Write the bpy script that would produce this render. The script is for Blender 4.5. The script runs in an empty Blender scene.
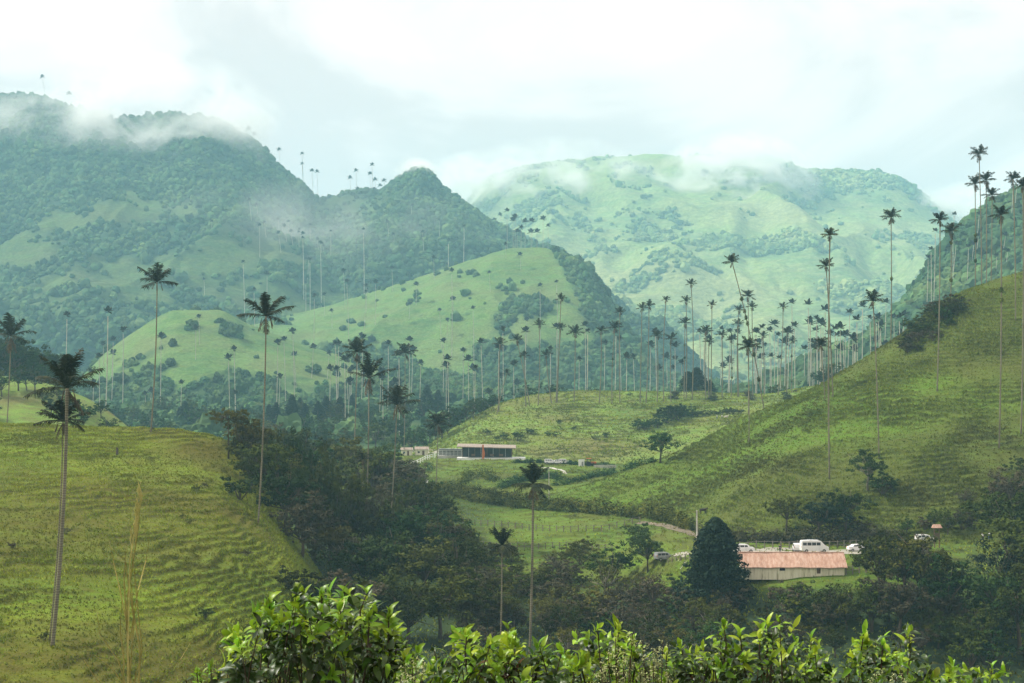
import bpy, math, random
import numpy as np
from mathutils import Vector
from mathutils.bvhtree import BVHTree

# ------------------------------------------------------------------ camera, world, sun, exposure
SC = bpy.context.scene
F = 1400.0
TH = math.atan(58.5 / F)                       # horizon sits at y = 400 of the picture
cam_d = bpy.data.cameras.new('camera'); cam = bpy.data.objects.new('camera', cam_d)
SC.collection.objects.link(cam); SC.camera = cam
cam_d.sensor_width = 36; cam_d.lens = F / 1024 * 36
cam_d.clip_start = 0.1; cam_d.clip_end = 30000
cam.location = (0, 0, 0); cam.rotation_euler = (math.pi / 2 + TH, 0, 0)
cam_d.dof.use_dof = True; cam_d.dof.focus_distance = 220; cam_d.dof.aperture_fstop = 20

SUN_EL, SUN_AZ = math.radians(47), math.radians(-80)      # azimuth from +Y, clockwise
world = bpy.data.worlds.new('World'); SC.world = world; world.use_nodes = True
wn = world.node_tree; wn.nodes.clear()
def wnode(t, **k):
    n = wn.nodes.new(t)
    for a, v in k.items(): setattr(n, a, v)
    return n
sky = wnode('ShaderNodeTexSky', sky_type='NISHITA', sun_disc=False, sun_elevation=SUN_EL, sun_rotation=SUN_AZ)
bg1 = wnode('ShaderNodeBackground'); bg1.inputs[1].default_value = 0.11
wn.links.new(sky.outputs[0], bg1.inputs[0])
tc = wnode('ShaderNodeTexCoord')
mp = wnode('ShaderNodeMapping'); mp.inputs['Scale'].default_value = (1.0, 1.0, 1.9)
mp.inputs['Location'].default_value = (0.35, 0.1, 0.62)
wn.links.new(tc.outputs['Generated'], mp.inputs[0])
ns = wnode('ShaderNodeTexNoise'); ns.inputs['Scale'].default_value = 3.4; ns.inputs['Detail'].default_value = 6
ns.inputs['Roughness'].default_value = 0.52; ns.inputs['Distortion'].default_value = 0.5
wn.links.new(mp.outputs[0], ns.inputs[0])
cr = wnode('ShaderNodeValToRGB'); cr.color_ramp.interpolation = 'EASE'
cr.color_ramp.elements[0].position = 0.40; cr.color_ramp.elements[0].color = (0.72, 0.62, 0.56, 1)
cr.color_ramp.elements[1].position = 0.60; cr.color_ramp.elements[1].color = (1.16, 1.0, .92, 1)
e = cr.color_ramp.elements.new(0.5); e.color = (0.96, 0.82, 0.74, 1)
wn.links.new(ns.outputs[0], cr.inputs[0])
bg2 = wnode('ShaderNodeBackground'); bg2.inputs[1].default_value = 0.66
wn.links.new(cr.outputs[0], bg2.inputs[0])
mx = wnode('ShaderNodeMixShader'); mx.inputs[0].default_value = 0.93
wn.links.new(bg1.outputs[0], mx.inputs[1]); wn.links.new(bg2.outputs[0], mx.inputs[2])
wo = wnode('ShaderNodeOutputWorld'); wn.links.new(mx.outputs[0], wo.inputs[0])

sun_d = bpy.data.lights.new('sun', 'SUN'); sun_d.energy = 3.2; sun_d.angle = math.radians(4); sun_d.color = (1.0, 0.95, 0.84)
sun = bpy.data.objects.new('sun', sun_d); SC.collection.objects.link(sun)
sdir = Vector((math.sin(SUN_AZ) * math.cos(SUN_EL), math.cos(SUN_AZ) * math.cos(SUN_EL), math.sin(SUN_EL)))
sun.rotation_euler = sdir.to_track_quat('Z', 'Y').to_euler()

SC.view_settings.view_transform = 'Standard'; SC.view_settings.look = 'None'
SC.view_settings.exposure = 1.08; SC.view_settings.gamma = 1.0; SC.view_settings.use_curve_mapping = False
SC.render.engine = 'CYCLES'
SC.cycles.use_denoising = True
SC.cycles.max_bounces = 5; SC.cycles.diffuse_bounces = 2; SC.cycles.glossy_bounces = 1
SC.cycles.transmission_bounces = 3; SC.cycles.volume_bounces = 2; SC.cycles.transparent_max_bounces = 6
SC.cycles.use_adaptive_sampling = True; SC.cycles.adaptive_threshold = 0.02

HAZE_DENSITY = 1.65e-4
HAZE_COLOR = (0.42, 0.81, 1.0)

random.seed(11); RNG = np.random.default_rng(11)

# ------------------------------------------------------------------ helpers
CO = math.cos(TH); SI = math.sin(TH)
def ray(px, py):
    a = (np.asarray(px, float) - 512) / F; b = -(np.asarray(py, float) - 341.5) / F
    return a, CO - b * SI, SI + b * CO
def at(px, py, d):                              # a pixel and a depth (world Y) -> a point
    a, y, z = ray(px, py)
    return np.stack([a * d / y, np.asarray(d, float) + 0 * a, z * d / y], -1)
def topix(P):
    x, y, z = P[..., 0], P[..., 1], P[..., 2]
    f = y * CO + z * SI; u = -y * SI + z * CO
    return 512 + F * x / f, 341.5 - F * u / f

def _h(ix, iy, s):
    n = (ix.astype(np.int64) * 374761393 + iy.astype(np.int64) * 668265263 + s * 1442695041) & 0xffffffff
    n = ((n ^ (n >> 13)) * 1274126177) & 0xffffffff
    return ((n ^ (n >> 16)) & 0xffffff) / float(0xffffff)
def vn(x, y, s=0):
    ix = np.floor(x); iy = np.floor(y); fx = x - ix; fy = y - iy
    fx = fx * fx * fx * (fx * (fx * 6 - 15) + 10); fy = fy * fy * fy * (fy * (fy * 6 - 15) + 10)
    a = _h(ix, iy, s); b = _h(ix + 1, iy, s); c = _h(ix, iy + 1, s); d = _h(ix + 1, iy + 1, s)
    return (a + (b - a) * fx) * (1 - fy) + (c + (d - c) * fx) * fy
def fbm(x, y, s=0, o=4, g=0.5):
    t = 0; amp = 1; tot = 0
    c, q = 0.8, 0.6
    for k in range(o):
        t = t + amp * vn(x, y, s + k * 17); tot += amp; amp *= g
        x, y = (c * x - q * y) * 2.03 + 11.3, (q * x + c * y) * 2.03 + 5.1
    return t / tot                              # 0..1
def pchip(xs, ys, x):
    xs = np.asarray(xs, float); ys = np.asarray(ys, float)
    if len(xs) == 1: return np.full_like(x, ys[0])
    h = np.diff(xs); s = np.diff(ys, axis=0) / (h if ys.ndim == 1 else h.reshape(-1, *([1] * (ys.ndim - 1))))
    m = np.zeros_like(ys)
    ok = s[:-1] * s[1:] > 0
    m[1:-1] = np.where(ok, 2 * s[:-1] * s[1:] / np.where(ok, s[:-1] + s[1:], 1), 0)
    m[0] = s[0]; m[-1] = s[-1]
    k = np.clip(np.searchsorted(xs, x) - 1, 0, len(xs) - 2)
    t = np.clip((x - xs[k]) / h[k], 0, 1); hh = h[k]
    if ys.ndim > 1:
        sh = (-1,) + (1,) * (ys.ndim - 1); t = t.reshape(sh); hh = hh.reshape(sh)
    return ((1 + 2 * t) * (1 - t) ** 2 * ys[k] + t * (1 - t) ** 2 * hh * m[k] + t * t * (3 - 2 * t) * ys[k + 1] + t * t * (t - 1) * hh * m[k + 1])

def link(o, parent=None):
    SC.collection.objects.link(o)
    if parent is not None: o.parent = parent
    return o
def tag(o, label=None, cat=None, group=None, kind=None):
    if label: o['label'] = label
    if cat: o['category'] = cat
    if group: o['group'] = group
    if kind: o['kind'] = kind
    return o
def empty(name, loc, rz=0, label=None, cat=None, group=None):
    o = bpy.data.objects.new(name, None); o.empty_display_size = 0.5
    o.location = [float(v) for v in loc]; o.rotation_euler = (0, 0, rz)
    return tag(link(o), label, cat, group)
def fast_mesh(name, V, T=None, Q=None, mats=(), smooth=False, tm=None, qm=None, attrs=None):
    V = np.ascontiguousarray(V, np.float32).reshape(-1, 3)
    me = bpy.data.meshes.new(name)
    me.vertices.add(len(V)); me.vertices.foreach_set('co', V.ravel())
    nt = 0 if T is None else len(T); nq = 0 if Q is None else len(Q)
    loops = []
    if nt: loops.append(np.asarray(T).ravel())
    if nq: loops.append(np.asarray(Q).ravel())
    lp = np.concatenate(loops).astype(np.int32)
    me.loops.add(len(lp)); me.loops.foreach_set('vertex_index', lp)
    me.polygons.add(nt + nq)
    ls = np.concatenate([np.arange(nt) * 3, nt * 3 + np.arange(nq) * 4]).astype(np.int32)
    me.polygons.foreach_set('loop_start', ls)
    try: me.polygons.foreach_set('loop_total', np.concatenate([np.full(nt, 3), np.full(nq, 4)]).astype(np.int32))
    except Exception: pass
    mi = np.concatenate([np.zeros(nt, np.int32) if tm is None else np.asarray(tm), np.zeros(nq, np.int32) if qm is None else np.asarray(qm)]).astype(np.int32)
    me.polygons.foreach_set('material_index', mi)
    me.polygons.foreach_set('use_smooth', np.full(nt + nq, smooth))
    for m in mats: me.materials.append(m)
    if attrs:
        for k, v in attrs.items():
            a = me.attributes.new(k, 'FLOAT', 'POINT'); a.data.foreach_set('value', np.ascontiguousarray(v, np.float32).ravel())
    me.update(calc_edges=True)
    return me
class MB:
    def __init__(s): s.v = []; s.t = []; s.q = []; s.tm = []; s.qm = []; s.n = 0
    def add(s, V, T=None, Q=None, m=0):
        V = np.asarray(V, float).reshape(-1, 3)
        if T is not None and len(T): s.t.append(np.asarray(T) + s.n); s.tm.append(np.full(len(T), m))
        if Q is not None and len(Q): s.q.append(np.asarray(Q) + s.n); s.qm.append(np.full(len(Q), m))
        s.v.append(V); s.n += len(V); return s
    def box(s, c, d, m=0, rz=0, taper=1.0):
        x, y, z = [k / 2 for k in d]
        P = np.array([(-x, -y, -z), (x, -y, -z), (x, y, -z), (-x, y, -z), (-x * taper, -y * taper, z), (x * taper, -y * taper, z), (x * taper, y * taper, z), (-x * taper, y * taper, z)])
        c_, s_ = math.cos(rz), math.sin(rz)
        P = np.stack([P[:, 0] * c_ - P[:, 1] * s_, P[:, 0] * s_ + P[:, 1] * c_, P[:, 2]], -1) + np.array(c)
        return s.add(P, Q=[(0, 3, 2, 1), (4, 5, 6, 7), (0, 1, 5, 4), (1, 2, 6, 5), (2, 3, 7, 6), (3, 0, 4, 7)], m=m)
    def tube(s, pts, rad, n=8, m=0, cap=True):
        P = np.asarray(pts, float); R = np.broadcast_to(np.asarray(rad, float), (len(P),))
        tan = np.gradient(P, axis=0); tan /= np.linalg.norm(tan, axis=1)[:, None] + 1e-9
        ref = np.array([1.0, 0.03, 0.02]) if abs(tan[:, 0]).mean() < 0.8 else np.array([0.02, 1.0, 0.03])
        a = np.cross(tan, ref); a /= np.linalg.norm(a, axis=1)[:, None]; b = np.cross(tan, a)
        ang = np.arange(n) * 2 * math.pi / n
        V = P[:, None] + R[:, None, None] * (a[:, None] * np.cos(ang)[None, :, None] + b[:, None] * np.sin(ang)[None, :, None])
        k = len(P); Q = []
        i = np.arange(k - 1)[:, None] * n; j = np.arange(n)[None]; j2 = (j + 1) % n
        Q = np.stack([i + j, i + j2, i + n + j2, i + n + j], -1).reshape(-1, 4)
        V = V.reshape(-1, 3); T = None
        if cap:
            V = np.vstack([V, P[0], P[-1]]); c0 = k * n
            jj = np.arange(n)
            T = np.vstack([np.stack([(jj + 1) % n, jj, np.full(n, c0)], -1), np.stack([(k - 1) * n + jj, (k - 1) * n + (jj + 1) % n, np.full(n, c0 + 1)], -1)])
        return s.add(V, T=T, Q=Q, m=m)
    def mesh(s, name, mats, smooth=False, attrs=None):
        return fast_mesh(name, np.vstack(s.v), np.vstack(s.t) if s.t else None, np.vstack(s.q) if s.q else None, mats, smooth,
                         np.concatenate(s.tm) if s.t else None, np.concatenate(s.qm) if s.q else None, attrs)
    def build(s, name, mats, parent=None, smooth=False):
        if not isinstance(mats, (list, tuple)): mats = [mats]
        return link(bpy.data.objects.new(name, s.mesh(name, mats, smooth)), parent)

# ------------------------------------------------------------------ materials
def base_mat(name, rough=0.85, spec=0.2):
    m = bpy.data.materials.new(name); m.use_nodes = True; nt = m.node_tree
    b = nt.nodes['Principled BSDF']; b.inputs['Roughness'].default_value = rough
    b.inputs['Specular IOR Level'].default_value = spec
    return m, nt, b
def N(nt, t, ins=None, **k):
    n = nt.nodes.new(t)
    for a, v in k.items(): setattr(n, a, v)
    for a, v in (ins or {}).items():
        if isinstance(v, bpy.types.NodeSocket): nt.links.new(v, n.inputs[a])
        else: n.inputs[a].default_value = v
    return n
def c4(c): return (c[0], c[1], c[2], 1)
def rmp(nt, fac, stops, interp='LINEAR'):
    n = N(nt, 'ShaderNodeValToRGB', {0: fac}); cr = n.color_ramp; cr.interpolation = interp
    cr.elements[0].position, cr.elements[0].color = stops[0][0], c4(stops[0][1])
    cr.elements[1].position, cr.elements[1].color = stops[-1][0], c4(stops[-1][1])
    for p, c in stops[1:-1]: e = cr.elements.new(p); e.color = c4(c)
    return n.outputs[0]
def nz(nt, scale, detail=4, stretch=(1, 1, 1), coord='Object', dist=0.0, rough=0.55):
    tc = N(nt, 'ShaderNodeTexCoord'); mp = N(nt, 'ShaderNodeMapping', {0: tc.outputs[coord], 'Scale': stretch})
    return N(nt, 'ShaderNodeTexNoise', {0: mp.outputs[0], 'Scale': scale, 'Detail': detail, 'Distortion': dist, 'Roughness': rough}).outputs[0]
def mixc(nt, fac, a, b, mode='MIX'):
    n = N(nt, 'ShaderNodeMix', data_type='RGBA', blend_type=mode)
    for i, v in ((0, fac), (6, a), (7, b)):
        if isinstance(v, bpy.types.NodeSocket): nt.links.new(v, n.inputs[i])
        else: n.inputs[i].default_value = v if i == 0 else c4(v)
    return n.outputs[2]
def simple(name, c1, c2=None, scale=1.0, rough=0.8, bump=0.0, bscale=None, stretch=(1, 1, 1), spec=0.2, metal=0.0, detail=4):
    m, nt, b = base_mat(name, rough, spec); b.inputs['Metallic'].default_value = metal
    if c2 is None: c2 = tuple(v * 0.8 for v in c1)
    n = nz(nt, scale, detail, stretch)
    nt.links.new(rmp(nt, n, [(0.35, c1), (0.65, c2)]), b.inputs['Base Color'])
    if bump:
        bn = N(nt, 'ShaderNodeBump', {'Height': nz(nt, bscale or scale * 3, 5, stretch), 'Strength': bump, 'Distance': 0.3})
        nt.links.new(bn.outputs[0], b.inputs['Normal'])
    return m
def leafy(name, dark, mid, light, scale=0.35, rough=0.75, island=False, trans=0.0, spec=0.06, vary=0.5, lo=0.3, hi=0.7):
    m, nt, b = base_mat(name, rough, spec)
    col = rmp(nt, nz(nt, scale, 3), [(lo, dark), (0.5, mid), (hi, light)])
    if island: rv = N(nt, 'ShaderNodeNewGeometry').outputs['Random Per Island']
    else: rv = N(nt, 'ShaderNodeObjectInfo').outputs['Random']
    val = N(nt, 'ShaderNodeMapRange', {0: rv, 3: 1 - vary, 4: 1 + vary})
    r2 = N(nt, 'ShaderNodeMath', {0: rv, 1: 7.31}, operation='MULTIPLY'); r3 = N(nt, 'ShaderNodeMath', {0: r2.outputs[0]}, operation='FRACT')
    hue = N(nt, 'ShaderNodeMapRange', {0: r3.outputs[0], 3: 0.475, 4: 0.52})
    hs = N(nt, 'ShaderNodeHueSaturation', {'Hue': hue.outputs[0], 'Value': val.outputs[0], 'Color': col})
    nt.links.new(hs.outputs[0], b.inputs['Base Color'])
    if trans:
        tr = N(nt, 'ShaderNodeBsdfTranslucent', {0: hs.outputs[0]})
        ms = N(nt, 'ShaderNodeMixShader', {0: trans, 1: b.outputs[0], 2: tr.outputs[0]})
        nt.links.new(ms.outputs[0], nt.nodes['Material Output'].inputs[0])
    return m
def pasture(name, bright, green, brown, nscale=0.05, fscale=1.2, forest=(0.03, 0.05, 0.022), bump=0.5, fine=6.0):
    m, nt, b = base_mat(name, 0.9, 0.1)
    a = nz(nt, nscale, 5, (1, 1, 2.0), dist=0.4)
    c = rmp(nt, a, [(0.36, green), (0.5, bright), (0.66, brown)])
    f = nz(nt, fscale, 6, (0.45, 0.7, 2.4), rough=0.7)
    c = mixc(nt, rmp(nt, f, [(0.42, (0, 0, 0)), (0.62, (0.75, 0.75, 0.75))]), c, brown)
    dd = N(nt, 'ShaderNodeAttribute', attribute_name='dry').outputs['Fac']
    dd = N(nt, 'ShaderNodeMath', {0: dd, 1: rmp(nt, nz(nt, fscale * .5, 5, (.5, .7, 2.6), rough=.7), [(0.3, (.35, .35, .35)), (0.6, (1, 1, 1))])}, operation='MULTIPLY').outputs[0]
    c = mixc(nt, dd, c, tuple(v * .8 for v in brown))
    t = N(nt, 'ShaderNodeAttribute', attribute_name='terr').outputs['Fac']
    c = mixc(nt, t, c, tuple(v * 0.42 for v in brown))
    g = nz(nt, fine, 4, rough=0.75)
    c = mixc(nt, 0.75, c, rmp(nt, g, [(0.3, (0.45, 0.45, 0.4)), (0.7, (1.5, 1.5, 1.45))]), 'MULTIPLY')
    fo = N(nt, 'ShaderNodeAttribute', attribute_name='forest').outputs['Fac']
    c = mixc(nt, fo, c, forest)
    nt.links.new(c, b.inputs['Base Color'])
    bn = N(nt, 'ShaderNodeBump', {'Height': nz(nt, fine * 0.5, 5, (0.7, 0.9, 1.6), rough=0.7), 'Strength': bump, 'Distance': 1.0 / fine * 2})
    nt.links.new(bn.outputs[0], b.inputs['Normal'])
    return m

M = {}
M['hill_near'] = pasture('pasture_near', (0.145, 0.215, 0.012), (0.095, 0.165, 0.010), (0.105, 0.10, 0.014), 0.022, 0.8, bump=0.6, fine=4)
M['hill_right'] = pasture('pasture_right', (0.09, 0.165, 0.016), (0.06, 0.125, 0.012), (0.085, 0.10, 0.020), 0.02, 0.7, bump=0.6, fine=3)
M['field'] = pasture('pasture_field', (0.105, 0.18, 0.020), (0.06, 0.12, 0.016), (0.085, 0.09, 0.02), 0.04, 0.6, bump=0.5, fine=2.5)
M['ridge'] = pasture('pasture_ridge', (0.15, 0.24, 0.04), (0.10, 0.18, 0.03), (0.13, 0.13, 0.04), 0.025, 0.35, bump=0.5, fine=2)
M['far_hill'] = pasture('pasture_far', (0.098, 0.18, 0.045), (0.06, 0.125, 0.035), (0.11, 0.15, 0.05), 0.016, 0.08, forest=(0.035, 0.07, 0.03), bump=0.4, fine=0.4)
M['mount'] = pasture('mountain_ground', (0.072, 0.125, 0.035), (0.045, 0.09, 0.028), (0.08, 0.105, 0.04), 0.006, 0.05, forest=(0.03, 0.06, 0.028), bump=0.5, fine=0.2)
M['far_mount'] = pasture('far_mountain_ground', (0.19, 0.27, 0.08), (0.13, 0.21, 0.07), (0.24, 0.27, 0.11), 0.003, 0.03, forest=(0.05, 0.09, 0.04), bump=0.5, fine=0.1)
M['forest'] = leafy('forest_leaves', (0.022, 0.055, 0.024), (0.045, 0.09, 0.034), (0.085, 0.14, 0.045), 0.02, 0.8, island=True, vary=0.45)
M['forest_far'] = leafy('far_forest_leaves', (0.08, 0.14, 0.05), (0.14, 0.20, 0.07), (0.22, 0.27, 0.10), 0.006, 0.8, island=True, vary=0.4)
M['leaf'] = leafy('tree_leaves', (0.014, 0.024, 0.005), (0.045, 0.060, 0.009), (0.12, 0.135, 0.02), 0.35, 0.85, vary=0.45)
M['leaf_cool'] = leafy('cool_tree_leaves', (0.010, 0.024, 0.007), (0.026, 0.052, 0.011), (0.062, 0.10, 0.02), 0.35, 0.85, vary=0.35)
M['leaf_olive'] = leafy('olive_leaves', (0.035, 0.040, 0.010), (0.075, 0.080, 0.016), (0.13, 0.13, 0.026), 0.5, 0.85, vary=0.35)
M['leaf_brown'] = leafy('brown_twiggy_leaves', (0.035, 0.032, 0.018), (0.06, 0.055, 0.03), (0.09, 0.085, 0.04), 0.5, 0.7, vary=0.35)
M['leaf_light'] = leafy('light_green_leaves', (0.05, 0.085, 0.014), (0.09, 0.14, 0.022), (0.15, 0.20, 0.035), 0.6, 0.85, vary=0.3)
M['conifer'] = leafy('conifer_needles', (0.008, 0.018, 0.012), (0.014, 0.030, 0.017), (0.024, 0.046, 0.022), 0.5, 0.7, vary=0.3)
M['palm'] = leafy('palm_fronds', (0.008, 0.012, 0.006), (0.018, 0.024, 0.010), (0.045, 0.050, 0.018), 0.7, 0.5, vary=0.3)
M['palm_dead'] = simple('dead_palm_fronds', (0.10, 0.075, 0.04), (0.05, 0.038, 0.02), 2.0)
M['bark'] = simple('bark', (0.10, 0.08, 0.055), (0.055, 0.045, 0.035), 3.0, 0.9, 0.3)
M['bark_pale'] = simple('pale_bark', (0.26, 0.24, 0.19), (0.16, 0.14, 0.11), 3.0, 0.9, 0.3)
M['grass'] = leafy('grass_tufts', (0.12, 0.14, 0.016), (0.155, 0.21, 0.018), (0.22, 0.27, 0.03), 0.045, 0.8, island=True, lo=.38, hi=.6, vary=0.4)
M['grass_dry'] = leafy('dry_grass_tufts', (0.085, 0.095, 0.018), (0.11, 0.15, 0.020), (0.14, 0.185, 0.03), 0.035, 0.8, island=True, lo=.38, hi=.6, vary=0.4)
M['young_leaf'] = leafy('young_leaf', (0.09, 0.19, 0.012), (0.19, 0.33, 0.02), (0.36, 0.48, 0.035), 3.0, 0.38, island=True, spec=.3, trans=0.35, vary=0.35)
M['old_leaf'] = leafy('old_leaf', (0.012, 0.026, 0.008), (0.030, 0.062, 0.012), (0.06, 0.11, 0.016), 2.5, 0.4, island=True, spec=.3, trans=0.2, vary=0.5)
M['brown_leaf'] = leafy('brown_leaf', (0.04, 0.025, 0.012), (0.07, 0.045, 0.02), (0.11, 0.07, 0.03), 3.0, 0.6, island=True, vary=0.3)
M['straw'] = simple('straw', (0.50, 0.44, 0.18), (0.36, 0.34, 0.12), 20, 0.8)
M['flower'] = simple('flower_heads', (0.42, 0.44, 0.22), (0.26, 0.30, 0.12), 30, 0.8)
M['twig'] = simple('twig', (0.05, 0.035, 0.022), (0.03, 0.022, 0.015), 20, 0.8)
M['white'] = simple('white_paint', (0.8, 0.8, 0.78), (0.66, 0.66, 0.63), 0.8, 0.4, spec=0.5)
M['carwhite'] = simple('white_car_paint', (0.80, 0.80, 0.80), (0.74, 0.74, 0.74), 0.6, 0.25, spec=0.6)
M['glass'] = simple('dark_glass', (0.02, 0.025, 0.03), (0.03, 0.035, 0.04), 1.0, 0.12, spec=0.8)
M['tyre'] = simple('tyre_rubber', (0.02, 0.02, 0.02), (0.03, 0.03, 0.03), 4.0, 0.8)
M['rim'] = simple('wheel_rim', (0.45, 0.45, 0.45), (0.3, 0.3, 0.3), 4.0, 0.35, metal=0.7)
M['dark'] = simple('dark_interior', (0.02, 0.024, 0.028), (0.035, 0.04, 0.045), 0.8, 0.8)
M['wood'] = simple('weathered_wood', (0.16, 0.11, 0.07), (0.09, 0.065, 0.045), 2.0, 0.85, 0.2, stretch=(4, 4, 0.4))
M['post'] = simple('grey_fence_wood', (0.20, 0.18, 0.14), (0.12, 0.11, 0.09), 2.0, 0.9)
M['paleroof'] = simple('pale_metal_roof', (0.32, 0.26, 0.21), (0.20, 0.16, 0.13), 0.6, 0.6, stretch=(3, 0.5, 1))
M['concrete'] = simple('concrete', (0.50, 0.48, 0.44), (0.36, 0.34, 0.30), 0.5, 0.85)
M['gravel'] = simple('gravel', (0.34, 0.32, 0.27), (0.22, 0.21, 0.17), 0.6, 0.95, 0.4, 4.0)
M['dirt'] = simple('dirt_track', (0.20, 0.17, 0.12), (0.12, 0.10, 0.07), 0.5, 0.95, 0.4, 3.0)
M['orange'] = simple('orange_cloth', (0.55, 0.16, 0.04), (0.42, 0.12, 0.04), 1.0, 0.7)
M['skin'] = simple('skin', (0.35, 0.20, 0.13), None, 6.0, 0.6)
M['cloth_dark'] = simple('dark_cloth', (0.03, 0.035, 0.05), None, 6.0, 0.9)
M['cloth_white'] = simple('white_cloth', (0.75, 0.75, 0.73), None, 6.0, 0.9)
M['cloth_blue'] = simple('blue_cloth', (0.08, 0.13, 0.28), None, 6.0, 0.9)
M['cow'] = simple('dark_hide', (0.03, 0.022, 0.018), (0.05, 0.035, 0.025), 1.0, 0.7)
M['cow_pale'] = simple('pale_hide', (0.55, 0.50, 0.42), (0.40, 0.35, 0.28), 1.0, 0.7)
M['hoof'] = simple('hoof', (0.02, 0.018, 0.015), None, 2.0, 0.7)
M['grey'] = simple('grey_metal', (0.32, 0.33, 0.33), (0.22, 0.23, 0.23), 1.0, 0.5, metal=0.4)

def trunk_mat():
    m, nt, b = base_mat('palm_trunk', 0.75, 0.2)
    tc = N(nt, 'ShaderNodeTexCoord')
    w = N(nt, 'ShaderNodeTexWave', {0: tc.outputs['Object'], 'Scale': 1.1, 'Distortion': 1.2, 'Detail': 2, 'Detail Scale': 2.0}, bands_direction='Z')
    c = rmp(nt, w.outputs['Fac'], [(0.0, (0.11, 0.095, 0.07)), (0.25, (0.17, 0.155, 0.115)), (1.0, (0.21, 0.195, 0.145))])
    c = mixc(nt, 0.7, c, rmp(nt, nz(nt, 0.5, 5, (2, 2, 0.6)), [(0.3, (0.40, 0.42, 0.30)), (0.7, (1.25, 1.2, 1.1))]), 'MULTIPLY')
    nt.links.new(c, b.inputs['Base Color']); return m
M['trunk'] = trunk_mat()
M['trunk_pale'] = simple('pale_palm_trunk', (0.42, 0.40, 0.32), (0.30, 0.28, 0.22), 0.3, 0.8)
def roof_mat():
    m, nt, b = base_mat('terracotta_roof', 0.9, 0.1)
    tc = N(nt, 'ShaderNodeTexCoord')
    w = N(nt, 'ShaderNodeTexWave', {0: tc.outputs['Object'], 'Scale': 1.3, 'Distortion': 0.3}, bands_direction='X')
    c = rmp(nt, nz(nt, 0.8, 6, (2.5, 0.5, 1), rough=0.7), [(0.3, (0.30, 0.17, 0.12)), (0.5, (0.44, 0.28, 0.21)), (0.7, (0.56, 0.41, 0.33))])
    c = mixc(nt, 0.35, c, rmp(nt, w.outputs['Fac'], [(0.0, (0.55, 0.55, 0.55)), (0.5, (1.1, 1.1, 1.1))]), 'MULTIPLY')
    nt.links.new(c, b.inputs['Base Color'])
    bn = N(nt, 'ShaderNodeBump', {'Height': w.outputs['Fac'], 'Strength': 0.5, 'Distance': 0.1}); nt.links.new(bn.outputs[0], b.inputs['Normal'])
    return m
M['roof'] = roof_mat()
def wall_mat():
    m, nt, b = base_mat('stained_plaster', 0.9, 0.1)
    c = rmp(nt, nz(nt, 0.9, 6, (3.0, 3.0, 0.35), rough=0.7), [(0.30, (0.26, 0.24, 0.14)), (0.46, (0.66, 0.63, 0.46)), (0.68, (0.76, 0.73, 0.58))])
    nt.links.new(c, b.inputs['Base Color']); return m
M['plaster'] = wall_mat()

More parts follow.
